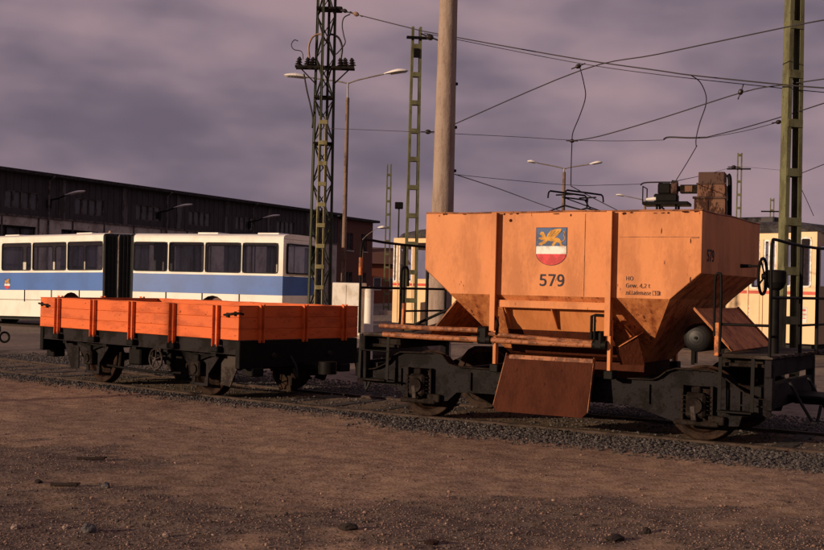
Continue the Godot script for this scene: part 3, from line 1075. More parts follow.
	# upright ribs reaching from the rim to the frame
	for side in [1.0, -1.0]:
		for x in [-0.625, 0.690]:
			s = mb()
			var zf: float = side * (zz + 0.075)
			bx(s, Vector3(x, (top + 1.04) * 0.5, zf - side * 0.006), Vector3(0.062, top - 1.04, 0.012), 0.003)
			bx(s, Vector3(x, (top + yb) * 0.5, side * (zz + 0.033)), Vector3(0.012, top - yb, 0.066))
			bx(s, Vector3(x, (yb + 1.04) * 0.5, side * (zz + 0.0)), Vector3(0.012, yb - 1.04, 0.13))
			bx(s, Vector3(x - 0.012, (1.20 + 0.66) * 0.5, side * (zz - 0.062)), Vector3(0.036, 1.20 - 0.66, 0.07), 0.003)
			var rib := part("rib", s, M.hopper_orange, o)
			s = mb()
			bx(s, Vector3(x - 0.01, 0.635, side * (zz - 0.08)), Vector3(0.10, 0.09, 0.14), 0.008)
			part("rib_foot", s, M.black_iron, rib)
	# cross beam, apron plate and gussets between the ribs
	for side in [1.0, -1.0]:
		s = mb()
		bx(s, Vector3(0.0325, 1.335, side * (zz + 0.012)), Vector3(1.23, 0.068, 0.012), 0.003)
		bx(s, Vector3(0.0325, 1.374, side * (zz - 0.085)), Vector3(1.23, 0.010, 0.20), 0.0)
		part("cross_beam", s, M.hopper_orange, o)
		s = mb()
		var ap: float = side * 1.04
		if side > 0:
			plate(s, Vector3(-0.58, 1.37, 1.13), Vector3(-0.58, 1.06, 0.95), Vector3(0.645, 1.06, 0.95), Vector3(0.645, 1.37, 1.13), 0.008)
		else:
			plate(s, Vector3(0.645, 1.37, -1.13), Vector3(0.645, 1.06, -0.95), Vector3(-0.58, 1.06, -0.95), Vector3(-0.58, 1.37, -1.13), 0.008)
		part("apron_plate", s, M.hopper_orange, o)
		for gx in [-0.52, 0.03]:
			s = mb()
			prism(s, PackedVector2Array([Vector2(0.02, 1.298), Vector2(0.125, 1.298), Vector2(-0.05, 1.08), Vector2(-0.08, 1.08)]), -0.006, 0.006, Transform3D(Basis(Vector3.UP, -PI / 2 * side), Vector3(gx, 0, ap + side * 0.005)))
			part("gusset", s, M.hopper_orange, o)
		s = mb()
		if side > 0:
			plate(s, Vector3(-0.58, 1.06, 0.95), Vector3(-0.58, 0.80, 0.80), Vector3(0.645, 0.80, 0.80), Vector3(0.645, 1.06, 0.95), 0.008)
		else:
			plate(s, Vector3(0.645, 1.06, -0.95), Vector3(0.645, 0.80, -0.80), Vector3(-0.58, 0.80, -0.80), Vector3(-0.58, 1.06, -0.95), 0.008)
		part("under_plate", s, M.chute_rust_and_shade, o)  # faces down; its shade is painted in as dark brown
		# discharge chute hanging outside the frame
		s = mb()
		var cz: float = side * 1.13
		var cb: float = side * 1.27
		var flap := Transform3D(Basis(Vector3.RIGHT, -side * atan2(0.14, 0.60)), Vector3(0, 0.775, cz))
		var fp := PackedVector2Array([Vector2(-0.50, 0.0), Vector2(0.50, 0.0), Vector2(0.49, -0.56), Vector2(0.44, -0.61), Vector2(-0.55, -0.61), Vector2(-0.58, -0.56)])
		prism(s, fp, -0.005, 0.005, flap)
		var chute := part("chute_plate", s, M.chute_rust_and_shade, o)
		s = mb()
		prism(s, PackedVector2Array([Vector2(-0.46, -0.032), Vector2(0.50, -0.032), Vector2(0.50, 0.012), Vector2(-0.46, 0.012)]), 0.002 if side > 0 else -0.012, 0.012 if side > 0 else -0.002, flap)
		part("chute_lip", s, M.tube_orange, chute)
		for cheek in [[-0.585, -0.50], [0.50, 0.508]]:
			s = mb()
			plate(s, flap * Vector3(cheek[1], 0.03, 0.0), flap * Vector3(cheek[0], -0.55, 0.0), flap * Vector3(cheek[0] - 0.004, -0.50, -0.05 * side), flap * Vector3(cheek[1] - 0.004, 0.03, -0.06 * side), 0.007)
			part("chute_cheek", s, M.tube_orange, chute)
	# small deflector plate right of the chute
	s = mb()
	plate(s, Vector3(0.755, 0.93, 1.08), Vector3(0.93, 1.05, 1.02), Vector3(0.93, 1.10, 0.74), Vector3(0.755, 1.02, 0.74), 0.008)
	part("deflector_plate", s, M.hopper_rusted, o)
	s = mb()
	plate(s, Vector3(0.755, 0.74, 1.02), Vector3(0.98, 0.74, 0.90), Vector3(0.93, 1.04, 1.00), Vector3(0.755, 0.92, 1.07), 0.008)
	part("deflector_plate", s, M.chute_rust_and_shade, o)  # front face: shade put into the colour, the top plate stays orange
	# operating shafts along the side
	for side in [1.0, -1.0]:
		for k in [[1.040, 1.038, -2.10, -0.80, 0.028], [0.944, 0.936, -2.05, -0.80, 0.032], [1.005, 0.962, -0.70, 0.52, 0.024], [0.938, 0.936, -0.70, 0.54, 0.031]]:
			s = mb()
			tube(s, curve([Vector3(k[2], k[0], side * 1.17), Vector3(lerpf(k[2], k[3], 0.5), lerpf(k[0], k[1], 0.5) - 0.004, side * 1.17), Vector3(k[3], k[1], side * 1.17)], 4), k[4], 12)
			part("operating_shaft", s, M.tube_orange, o)
		for x in [-0.75, 0.58]:
			s = mb()
			bx(s, Vector3(x, 0.99, side * 1.16), Vector3(0.10, 0.19, 0.12), 0.02)
			cyl(s, Vector3(x - 0.07, 1.035, side * 1.17), Vector3(x + 0.03, 1.035, side * 1.17), 0.045, -1, 14)
			cyl(s, Vector3(x - 0.07, 0.94, side * 1.17), Vector3(x + 0.08, 0.94, side * 1.17), 0.05, -1, 14)
			part("shaft_bearing", s, M.black_iron, o)
		s = mb()
		tube(s, [Vector3(0.70, 1.245, side * 1.22), Vector3(0.56, 1.25, side * 1.24), Vector3(0.52, 1.24, side * 1.25), Vector3(0.52, 1.0, side * 1.25)], 0.016, 8)
		tube(s, [Vector3(0.555, 1.24, side * 1.25), Vector3(0.555, 1.0, side * 1.25)], 0.013, 8)
		part("lever_handle", s, M.black_iron, o)
		s = mb()
		tube(s, curve([Vector3(-0.66, 1.16, side * 1.20), Vector3(-0.62, 1.20, side * 1.22), Vector3(-0.57, 1.12, side * 1.22), Vector3(-0.60, 1.0, side * 1.19)], 5), 0.016, 8)
		part("locking_lever", s, M.black_iron, o)
	# tent-shaped saddles under both ends of the hopper
	for e in [[-1.26, 0.36], [1.47, 0.40]]:
		var ax: float = e[0]
		var run: float = e[1]
		for dirn in [signf(ax)]:
			s = mb()
			var y_low := 0.93
			var y_top := 1.345
			var a := Vector3(ax, y_top, 0.85)
			var b := Vector3(ax + dirn * run, y_low, 0.85)
			if dirn > 0:
				plate(s, a, b, Vector3(b.x, b.y, -0.85), Vector3(a.x, a.y, -0.85), 0.012)
			else:
				plate(s, Vector3(a.x, a.y, -0.85), Vector3(b.x, b.y, -0.85), b, a, 0.012)
			var sad := part("saddle_plate", s, M.hopper_rusted, o)
			for side in [1.0, -1.0]:
				s = mb()
				bar(s, Vector3(a.x + dirn * 0.005, a.y + 0.008, side * 0.862), Vector3(b.x + dirn * 0.005, b.y + 0.008, side * 0.862), 0.02, 0.035, 0.003, Vector3.BACK)
				part("saddle_edge", s, M.tube_orange, sad)
	# air tank lying across the wagon
	s = mb()
	var to := Transform3D(Basis(Vector3.RIGHT, PI / 2), Vector3(1.42, 1.035, 0))
	var prof := [Vector2(0.15, -0.52), Vector2(0.15, 0.52)]
	for i in 7:
		var a := PI / 2 * i / 6.0
		prof.append(Vector2(maxf(0.15 * cos(a), 0.001), 0.52 + 0.075 * sin(a)))
	lathe(s, prof, to, 28)
	var tank := part("air_tank", s, M.tank_black, o)
	s = mb()
	cyl(s, Vector3(1.42, 1.035, 0.585), Vector3(1.42, 1.035, 0.61), 0.016, -1, 10)
	part("tank_plug", s, M.black_iron, tank)
	# side frames cut from plate, high over the axles and low between them
	for side in [1.0, -1.0]:
		s = mb()
		var up := [[-2.43, 0.50], [-2.25, 0.53], [-2.10, 0.60], [-2.02, 0.69], [-1.93, 0.735], [-1.5, 0.745], [-1.37, 0.725], [-1.28, 0.63], [-1.18, 0.605], [-0.6, 0.60], [0.7, 0.595], [1.09, 0.60], [1.16, 0.63], [1.24, 0.695], [1.33, 0.728], [1.73, 0.722], [1.80, 0.69], [1.90, 0.615], [2.03, 0.53], [2.16, 0.48], [2.28, 0.465]]
		var low := [[2.28, 0.30], [2.0, 0.29], [1.97, 0.19], [1.70, 0.17], [1.36, 0.18], [1.2, 0.22], [1.0, 0.285], [0.8, 0.322], [0.0, 0.325], [-0.85, 0.325], [-1.2, 0.315], [-1.32, 0.21], [-1.86, 0.19], [-1.98, 0.33], [-2.43, 0.37]]
		var poly := PackedVector2Array()
		for v in up + low:
			poly.append(Vector2(v[0], v[1]))
		# slots for the axle boxes
		for ax in [-1.67, 1.56]:
			var cut := Geometry2D.clip_polygons(poly, PackedVector2Array([Vector2(ax - 0.135, -0.1), Vector2(ax + 0.135, -0.1), Vector2(ax + 0.135, 0.565), Vector2(ax - 0.135, 0.565)]))
			poly = cut[0]
		prism(s, poly, side * 0.93 - 0.012, side * 0.93 + 0.012)
		var fr := part("side_frame", s, M.frame_grey, o)
		s = mb()
		for i in up.size() - 1:
			var a := Vector3(up[i][0], up[i][1] + 0.004, side * 0.955)
			var b := Vector3(up[i + 1][0], up[i + 1][1] + 0.004, side * 0.955)
			bar(s, a, b, 0.085, 0.012)
		part("frame_flange", s, M.dirty_iron, fr)
		for x in [-2.0, -1.02, 1.05, 1.86, -1.93, 1.98]:
			s = mb()
			bx(s, Vector3(x, 0.45, side * 0.955), Vector3(0.014, 0.20, 0.026))
			part("stiffener", s, M.frame_grey, fr)
		s = mb()
		bar(s, Vector3(1.9, 0.405, side * 0.95), Vector3(2.28, 0.40, side * 0.95), 0.03, 0.014)
		part("stiffener", s, M.frame_grey, fr)
		s = mb()
		bar(s, Vector3(-2.4, 0.42, side * 0.95), Vector3(-1.95, 0.36, side * 0.95), 0.03, 0.014)
		part("stiffener", s, M.frame_grey, fr)
	for x in [-1.67, 1.56]:
		wheel_set(o, x, 0.37)
		for side in [1.0, -1.0]:
			s = mb()
			bx(s, Vector3(x, 0.375, side * 0.985), Vector3(0.20, 0.25, 0.15), 0.025)
			cyl(s, Vector3(x, 0.375, side * 1.05), Vector3(x, 0.375, side * 1.085), 0.085, 0.078, 20)
			bx(s, Vector3(x, 0.53, side * 0.99), Vector3(0.09, 0.07, 0.10), 0.012)
			var ab := part("axle_box", s, M.dirty_iron, o)
			s = mb()
			bx(s, Vector3(x - 0.01, 0.30, side * 1.075), Vector3(0.055, 0.15, 0.035), 0.008, Basis(Vector3.BACK, 0.12))
			part("oil_lid", s, M.steel_plate, ab)
			s = mb()
			for dx in [-0.15, 0.15]:
				bx(s, Vector3(x + dx, 0.37, side * 0.97), Vector3(0.03, 0.40, 0.06), 0.004)
			bx(s, Vector3(x, 0.195, side * 0.985), Vector3(0.46, 0.055, 0.07), 0.012)
			bx(s, Vector3(x + 0.20, 0.235, side * 0.985), Vector3(0.16, 0.09, 0.05), 0.01)
			part("axle_guide", s, M.dirty_iron, ab)
			s = mb()
			for dx in [-0.115, 0.115]:
				s = mb()
				var coil := []
				for i in 41:
					var q := TAU * i / 8.0
					coil.append(Vector3(x + dx + 0.036 * cos(q), 0.28 + 0.0055 * i, side * 0.985 + 0.036 * sin(q)))
				tube(s, coil, 0.007, 6)
				part("spring", s, M.black_iron, ab)
	# cross members and floor of the frame
	for x in [-2.33, -1.2, -0.75, 0.85, 1.2, 2.15]:
		s = mb()
		bx(s, Vector3(x, 0.52, 0), Vector3(0.10, 0.14, 1.82))
		part("cross_member", s, M.black_iron, o)
	# decks and headstocks
	for e in [[-2.44, -1.97, 0.945], [1.77, 2.30, 0.905]]:
		for k in 9:
			s = mb()
			var za := -1.04 + k * 0.2311
			span(s, Vector3(e[0], e[2] - 0.035, za), Vector3(e[1] + (0.17 * (0.5 - (za + 0.11) * 0.48) if e[1] > 0.0 else 0.0), e[2], za + 0.222), 0.006)
			part("deck_plank", s, M.deck_wood, o)
		s = mb()
		var hx: float = e[0] + 0.03 if e[0] < 0 else e[1] - 0.03
		bx(s, Vector3(hx, e[2] - 0.125, 0), Vector3(0.07, 0.17, 2.10), 0.006)
		for z in [-0.98, 0.98]:
			bx(s, Vector3(hx, 0.60, z), Vector3(0.085, 0.46, 0.10), 0.008)
		bx(s, Vector3(hx, 0.50, 0), Vector3(0.06, 0.24, 1.9), 0.006)
		part("headstock", s, M.frame_grey, o)
		for z in [-0.86, 0.86]:
			s = mb()
			bar(s, Vector3(e[0], e[2] - 0.09, z), Vector3(e[1], e[2] - 0.09, z), 0.05, 0.09, 0.004)
			part("deck_bearer", s, M.dirty_iron, o)
			s = mb()
			bar(s, Vector3(e[0] * 0.9 + e[1] * 0.1, 0.80, z + 0.06 * signf(z)), Vector3(e[1], 0.80, z + 0.06 * signf(z)), 0.07, 0.035, 0.004)
			part("deck_bearer", s, M.dirty_iron, o)
	# coupling gear at both ends
	for e in [[-2.45, -1.0], [2.30, 1.0]]:
		s = mb()
		bx(s, Vector3(e[0] + e[1] * 0.16, 0.47, 0.0), Vector3(0.36, 0.03, 0.62), 0.006)
		bx(s, Vector3(e[0] + e[1] * 0.30, 0.42, 0), Vector3(0.6, 0.09, 0.10), 0.015)
		cyl(s, Vector3(e[0] + e[1] * 0.60, 0.34, 0), Vector3(e[0] + e[1] * 0.60, 0.50, 0), 0.11, -1, 18)
		part("coupler", s, M.black_iron, o)
		for z in [-0.45, 0.45]:
			s = mb()
			tube(s, curve([Vector3(e[0] + e[1] * 0.05, 0.62, z), Vector3(e[0] + e[1] * 0.2, 0.36, z), Vector3(e[0] + e[1] * 0.3, 0.22, z * 0.92), Vector3(e[0] + e[1] * 0.34, 0.40, z * 0.8)], 5), 0.016, 8)
			part("brake_hose", s, M.rubber, o)
	# step irons below the left deck
	s = mb()
	for x in [-2.44, -2.06]:
		bar(s, Vector3(x, 0.93, 1.04), Vector3(x, 0.40, 1.06), 0.012, 0.035)
		bx(s, Vector3(x + 0.06, 0.40, 1.06), Vector3(0.12, 0.014, 0.05))
	tube(s, [Vector3(-2.44, 0.745, 1.05), Vector3(-2.06, 0.738, 1.05)], 0.009, 6)
	part("step_iron", s, M.black_iron, o)
	s = mb()
	bx(s, Vector3(-2.25, 0.405, 1.04), Vector3(0.38, 0.02, 0.14), 0.004)
	part("step_tread", s, M.dirty_iron, o)
	s = mb()
	for x in [1.80, 2.12]:
		bar(s, Vector3(x, 0.88, 1.03), Vector3(x, 0.33, 1.05), 0.012, 0.035)
	bx(s, Vector3(1.96, 0.34, 1.04), Vector3(0.34, 0.02, 0.14), 0.004)
	part("step_iron", s, M.black_iron, o)
	# railings: a bent tube across each end, with posts
	for e in [[-2.46, 0.94, -1.0], [2.28, 0.90, 1.0]]:
		s = mb()
		var x: float = e[0]
		var skew := 0.17 if x > 0.0 else 0.0
		tube(s, curve([Vector3(x, e[1], 1.05), Vector3(x, 1.5, 1.05), Vector3(x, 1.90, 1.05), Vector3(x, 2.02, 1.01), Vector3(x, 2.045, 0.92), Vector3(x + skew * 0.25, 2.03, 0.55), Vector3(x + skew * 0.5, 2.02, 0.0), Vector3(x + skew * 0.8, 2.02, -0.6), Vector3(x + skew, 2.03, -0.92), Vector3(x + skew, 2.0, -1.02), Vector3(x + skew, 1.90, -1.05), Vector3(x + skew, 1.5, -1.05), Vector3(x + skew, e[1] - 0.03, -1.05)], 5), 0.016, 10)
		part("end_railing", s, M.black_iron, o)
		s = mb()
		tube(s, [Vector3(x, 1.475, 1.05), Vector3(x + skew * 0.5, 1.475, 0.0), Vector3(x + skew, 1.475, -1.05)], 0.015, 8)
		part("middle_rail", s, M.black_iron, o)
		s = mb()
		tube(s, [Vector3(x + skew * 0.45, 1.19, 0.10), Vector3(x + skew, 1.19, -1.05)], 0.013, 8)
		part("middle_rail", s, M.black_iron, o)
		for z in [0.05, -0.55]:
			s = mb()
			bar(s, Vector3(x + skew * (0.5 - z * 0.48), e[1] - 0.03, z), Vector3(x + skew * (0.5 - z * 0.48), 2.02, z), 0.035, 0.035, 0.006)
			part("railing_post", s, M.black_iron, o)
	s = mb()
	tube(s, curve([Vector3(-2.46, 1.62, 1.052), Vector3(-2.461, 1.72, 1.052), Vector3(-2.46, 1.83, 1.052)], 3), 0.024, 10)
	part("grip_sleeve", s, M.grip_orange, o)
	s = mb()
	tube(s, curve([Vector3(-2.30, 1.0, 0.42), Vector3(-2.28, 1.12, 0.42), Vector3(-2.28, 1.62, 0.42), Vector3(-2.28, 1.72, 0.38), Vector3(-2.28, 1.74, 0.32), Vector3(-2.28, 1.70, 0.26), Vector3(-2.28, 1.5, 0.25)], 5), 0.016, 8)
	part("hand_loop", s, M.black_iron, o)
	s = mb()
	bx(s, Vector3(-2.44, 1.14, 0.08), Vector3(0.05, 0.30, 0.05), 0.006)
	part("post_foot", s, M.grip_orange, o)
	# diagonal stay on the left, loop handle and side rail on the right
	s = mb()
	tube(s, [Vector3(-2.42, 1.02, -0.2), Vector3(-1.50, 1.42, -0.2)], 0.018, 8)
	part("stay", s, M.black_iron, o)
	s = mb()
	tube(s, [Vector3(-2.0, 0.97, 0.6), Vector3(-1.52, 1.10, 0.6)], 0.014, 8)
	part("stay", s, M.black_iron, o)
	s = mb()
	tube(s, curve([Vector3(1.745, 1.08, 1.07), Vector3(1.74, 1.3, 1.07), Vector3(1.742, 1.62, 1.07), Vector3(1.755, 1.69, 1.07), Vector3(1.78, 1.70, 1.07), Vector3(1.80, 1.66, 1.07), Vector3(1.805, 1.3, 1.07), Vector3(1.80, 0.92, 1.07)], 5), 0.014, 8)
	part("loop_handle", s, M.black_iron, o)
	s = mb()
	bx(s, Vector3(1.768, 1.05, 1.06), Vector3(0.045, 0.33, 0.03), 0.004)
	part("handle_lug", s, M.grip_orange, o)
	s = mb()
	tube(s, [Vector3(1.80, 1.20, 1.05), Vector3(2.28, 1.20, 1.05)], 0.014, 8)
	part("side_rail", s, M.black_iron, o)
	# brake standard with its hand wheel
	s = mb()
	cyl(s, Vector3(2.19, 0.90, 0.45), Vector3(2.19, 1.62, 0.45), 0.045, 0.04, 14)
	lathe(s, [Vector2(0.045, 1.55), Vector2(0.08, 1.575), Vector2(0.105, 1.63), Vector2(0.105, 1.74), Vector2(0.085, 1.755), Vector2(0.001, 1.76)], Transform3D(Basis(), Vector3(2.19, 0, 0.45)), 18)
	cyl(s, Vector3(2.05, 1.69, 0.45), Vector3(2.19, 1.69, 0.45), 0.028, -1, 12)
	var stand := part("brake_standard", s, M.black_iron, o)
	s = mb()
	var wheel_at := Vector3(2.06, 1.69, 0.45)
	var ring := []
	for i in 33:
		var a := TAU * i / 32.0
		ring.append(wheel_at + Vector3(0, cos(a), sin(a)) * 0.185)
	tube(s, ring, 0.016, 8)
	for k in 4:
		var a := TAU * k / 4.0 + 0.5
		tube(s, [wheel_at + Vector3(0.02, 0, 0), wheel_at + Vector3(0, cos(a), sin(a)) * 0.185], 0.010, 6)
	tube(s, [wheel_at + Vector3(0, 0.10, 0.15), wheel_at + Vector3(-0.05, 0.10, 0.15), wheel_at + Vector3(-0.10, 0.10, 0.15)], 0.012, 8)
	cyl(s, wheel_at + Vector3(-0.08, 0.10, 0.15), wheel_at + Vector3(-0.19, 0.10, 0.15), 0.017, 0.022, 10)
	part("hand_wheel", s, M.black_iron, stand)
	# lettering and the coat of arms on the side facing the yard
	crest(o, Vector3(0.023, 2.157, zz + 0.001), 0.345, 0.395)
	letters("number", "579", 0.120, M.ink, o, Transform3D(Basis(), Vector3(-0.115, 1.598, zz + 0.003)), "Droid Sans Mono", 0.98)
	letters("inscription", "HO", 0.042, M.ink, o, Transform3D(Basis(), Vector3(0.855, 1.635, zz + 0.003)))
	letters("inscription", "Gew. 4,2 t", 0.042, M.ink, o, Transform3D(Basis(), Vector3(0.855, 1.562, zz + 0.003)))
	letters("inscription", "zul.Lademasse", 0.042, M.ink, o, Transform3D(Basis(), Vector3(0.855, 1.490, zz + 0.003)), "Droid Sans", 0.70)
	letters("inscription", "10t", 0.036, M.ink, o, Transform3D(Basis(), Vector3(1.156, 1.490, zz + 0.003)))
	s = mb()
	for b in [[1.140, 1.468, 1.215, 1.472], [1.140, 1.510, 1.215, 1.514], [1.140, 1.468, 1.144, 1.514], [1.211, 1.468, 1.215, 1.514]]:
		span(s, Vector3(b[0], b[1], zz), Vector3(b[2], b[3], zz + 0.003))
	part("inscription_box", s, M.ink, o)
	letters("number", "579", 0.115, M.ink, o, Transform3D(Basis(Vector3.UP, PI / 2), Vector3(x1 + 0.003, 1.88, 0.99)), "Droid Sans Mono", 0.9)

# ------------------------------------------------------------------ low-sided wagon
func make_low_wagon() -> void:
	var o := thing("low_sided_wagon", "red-orange low-sided flat wagon with planked sides", "wagon", WAG_AT, WAG_TURN)
	var hx := 2.262
	var hz := 1.095
	var y0 := 0.772
	var ph := 0.142
	for k in 3:
		for side in [1.0, -1.0]:
			var s := mb()
			bx(s, Vector3(0, y0 + ph * (k + 0.5) + k * 0.0012, side * (hz - 0.022)), Vector3(hx * 2 - 0.004, ph, 0.042), 0.005)
			part("side_plank", s, M.wagon_orange if k != 1 else M.wagon_orange_pale, o)
			s = mb()
			bx(s, Vector3(side * (hx - 0.022), y0 + ph * (k + 0.5) + k * 0.0012, 0), Vector3(0.042, ph, hz * 2 - 0.092), 0.005)
			part("end_plank", s, M.wagon_orange if k != 1 else M.wagon_orange_pale, o)
	# iron capping, battered
	for side in [1.0, -1.0]:
		var s := mb()
		for i in 24:
			var xa := lerpf(-hx, hx, i / 24.0)
			var xb := lerpf(-hx, hx, (i + 1) / 24.0)
			bar(s, Vector3(xa, 1.205 + 0.003 * sin(i * 1.7), side * (hz - 0.022)), Vector3(xb, 1.205 + 0.003 * sin(i * 1.7 + 1.7), side * (hz - 0.022)), 0.048, 0.010)
		part("capping", s, M.wagon_orange_pale, o)
		s = mb()
		bar(s, Vector3(side * (hx - 0.022), 1.205, -hz + 0.05), Vector3(side * (hx - 0.022), 1.205, hz - 0.05), 0.046, 0.010)
		part("capping", s, M.wagon_orange_pale, o)
	# channel stakes, open outwards
	for side in [1.0, -1.0]:
		for x in [-1.76, -0.85, 0.06, 0.96, 1.85]:
			var s := mb()
			bx(s, Vector3(x, 0.955, side * (hz + 0.008)), Vector3(0.10, 0.50, 0.010))
			for dx in [-0.045, 0.045]:
				bx(s, Vector3(x + dx, 0.935, side * (hz + 0.034)), Vector3(0.012, 0.54, 0.032), 0.003)
			var st := part("stake", s, M.wagon_orange, o)
			s = mb()
			bx(s, Vector3(x, 0.645, side * (hz + 0.015)), Vector3(0.15, 0.075, 0.08), 0.01)
			part("stake_socket", s, M.black_iron, st)
	for side in [1.0, -1.0]:
		for z in [0.735, -0.035, -0.785]:
			var s := mb()
			bx(s, Vector3(side * (hx + 0.006), 0.975, z), Vector3(0.010, 0.48, 0.075))
			for dz in [-0.032, 0.032]:
				bx(s, Vector3(side * (hx + 0.03), 0.985, z + dz), Vector3(0.045, 0.50, 0.012), 0.003)
			part("end_stake", s, M.wagon_orange, o)
	# corner latches
	for cx in [-1.0, 1.0]:
		var s := mb()
		tube(s, curve([Vector3(cx * (hx - 0.27), 1.085, hz + 0.015), Vector3(cx * (hx - 0.15), 1.10, hz + 0.022), Vector3(cx * (hx + 0.01), 1.115, hz + 0.02), Vector3(cx * (hx + 0.03), 1.10, hz - 0.05)], 4), 0.014, 8)
		bx(s, Vector3(cx * (hx - 0.20), 1.085, hz + 0.012), Vector3(0.05, 0.06, 0.022), 0.006)
		bx(s, Vector3(cx * (hx - 0.06), 1.105, hz + 0.012), Vector3(0.03, 0.06, 0.02), 0.005)
		part("corner_latch", s, M.dirty_iron, o)
	# floor boards across the wagon
	for k in 19:
		var s := mb()
		var xa := -hx + 0.05 + k * 0.2297
		span(s, Vector3(xa, 0.73, -hz + 0.05), Vector3(xa + 0.226, 0.768, hz - 0.05), 0.004)
		part("floor_plank", s, M.floor_wood, o)
	# solebars and headstocks
	for side in [1.0, -1.0]:
		var s := mb()
		bx(s, Vector3(0, 0.675, side * 1.055), Vector3(hx * 2, 0.175, 0.012), 0.002)
		bx(s, Vector3(0, 0.757, side * 1.02), Vector3(hx * 2, 0.012, 0.10))
		bx(s, Vector3(0, 0.592, side * 1.02), Vector3(hx * 2, 0.012, 0.10))
		part("solebar", s, M.solebar_grey, o)
		s = mb()
		bx(s, Vector3(side * (hx - 0.03), 0.59, 0), Vector3(0.085, 0.355, hz * 2 - 0.03), 0.008)
		part("headstock", s, M.black_iron, o)
	var s := mb()
	for x in [-1.7, -0.7, 0.0, 0.7, 1.7]:
		s = mb()
		bx(s, Vector3(x, 0.61, 0), Vector3(0.09, 0.14, 2.04))
		part("cross_member", s, M.black_iron, o)
	s = mb()
	for z in [-0.35, 0.35]:
		bx(s, Vector3(0, 0.59, z), Vector3(4.4, 0.12, 0.07))
	part("cross_member", s, M.black_iron, o)
	for x in [-1.09, 1.34]:
		wheel_set(o, x, 0.36)
		for side in [1.0, -1.0]:
			s = mb()
			prism(s, PackedVector2Array([Vector2(x - 0.42, 0.575), Vector2(x + 0.42, 0.575), Vector2(x + 0.17, 0.30), Vector2(x + 0.16, 0.16), Vector2(x + 0.10, 0.16), Vector2(x + 0.10, 0.44), Vector2(x - 0.10, 0.44), Vector2(x - 0.10, 0.16), Vector2(x - 0.16, 0.16), Vector2(x - 0.17, 0.30)]), side * 0.93 - 0.010, side * 0.93 + 0.010)
			bx(s, Vector3(x, 0.155, side * 0.93), Vector3(0.36, 0.035, 0.05))
			part("axle_guard", s, M.solebar_grey, o)
			s = mb()
			bx(s, Vector3(x, 0.36, side * 0.96), Vector3(0.19, 0.20, 0.16), 0.02)
			cyl(s, Vector3(x, 0.355, side * 1.03), Vector3(x, 0.355, side * 1.06), 0.07, 0.06, 16)
			part("axle_box", s, M.dirty_iron, o)
			s = mb()
			for k in 5:
				var half := 0.42 - 0.07 * k
				tube(s, [Vector3(x - half, 0.555 - k * 0.016 + 0.02, side * 0.97), Vector3(x, 0.535 - k * 0.018, side * 0.97), Vector3(x + half, 0.555 - k * 0.016 + 0.02, side * 0.97)], 0.011, 4)
			bx(s, Vector3(x, 0.49, side * 0.97), Vector3(0.09, 0.11, 0.09), 0.01)
			part("leaf_spring", s, M.black_iron, o)
	# slanting guard plates outside the wheels
	for e in [-1.0, 1.0]:
		for side in [1.0, -1.0]:
			s = mb()
			prism(s, PackedVector2Array([Vector2(e * 2.02 + 0.06, 0.57), Vector2(e * 1.62 + 0.06, 0.57), Vector2(e * 1.62 + 0.06, 0.17), Vector2(e * 1.80 + 0.06, 0.15)]), side * 0.86 - 0.008, side * 0.86 + 0.008)
			part("wheel_guard", s, M.steel_plate if e > 0 else M.solebar_grey, o)
	# hand wheel for the brake, rods and shaft
	s = mb()
	var c := Vector3(0.55, 0.44, 1.06)
	var ring := []
	for i in 29:
		var a := TAU * i / 28.0
		ring.append(c + Vector3(cos(a), sin(a), 0) * 0.135)
	tube(s, ring, 0.015, 8)
	for k in 5:
		var a := TAU * k / 5.0 + 0.3
		tube(s, [c, c + Vector3(cos(a), sin(a), 0) * 0.135], 0.011, 6)
	cyl(s, c + Vector3(0, 0, 0.02), c + Vector3(0, 0, -0.30), 0.026, -1, 10)
	part("brake_hand_wheel", s, M.steel_plate, o)
	s = mb()
	bx(s, Vector3(0.55, 0.48, 0.80), Vector3(0.10, 0.26, 0.10), 0.01)
	tube(s, [Vector3(-0.85, 0.26, 0.85), Vector3(0.1, 0.235, 0.85), Vector3(0.85, 0.26, 0.85)], 0.018, 8)
	tube(s, [Vector3(-0.85, 0.26, -0.85), Vector3(0.85, 0.26, -0.85)], 0.018, 8)
	tube(s, [Vector3(-0.2, 0.44, 0.6), Vector3(0.63, 0.44, 0.6)], 0.02, 8)
	bx(s, Vector3(-0.25, 0.42, 0.72), Vector3(0.28, 0.24, 0.22), 0.02)
	bx(s, Vector3(0.15, 0.50, 0.8), Vector3(0.05, 0.20, 0.05))
	part("brake_rigging", s, M.black_iron, o)
	for x in [-0.67, 0.92, -1.51, 1.76]:
		for side in [1.0, -1.0]:
			s = mb()
			bx(s, Vector3(x, 0.34, side * 0.74), Vector3(0.05, 0.24, 0.09), 0.015, Basis(Vector3.BACK, -0.15 * signf(absf(x) - 1.2) * signf(x)))
			part("brake_shoe", s, M.dirty_iron, o)
	# buffing plates, coupler, lamp brackets on both ends
	for e in [-1.0, 1.0]:
		s = mb()
		bx(s, Vector3(e * (hx + 0.22), 0.42, 0), Vector3(0.55, 0.08, 0.10), 0.015)
		cyl(s, Vector3(e * (hx + 0.50), 0.34, 0), Vector3(e * (hx + 0.50), 0.50, 0), 0.12, -1, 18)
		part("coupler", s, M.black_iron, o)
		for z in [-0.78, 0.82]:
			s = mb()
			bx(s, Vector3(e * (hx - 0.02), 0.365, z), Vector3(0.20, 0.11, 0.20), 0.012)
			part("buffing_block", s, M.black_iron, o)
		for z in [0.50, -0.52]:
			s = mb()
			cyl(s, Vector3(e * (hx + 0.012), 0.57, z), Vector3(e * (hx + 0.05), 0.57, z), 0.035, 0.03, 12)
			part("reflector", s, M.steel_plate, o)
		s = mb()
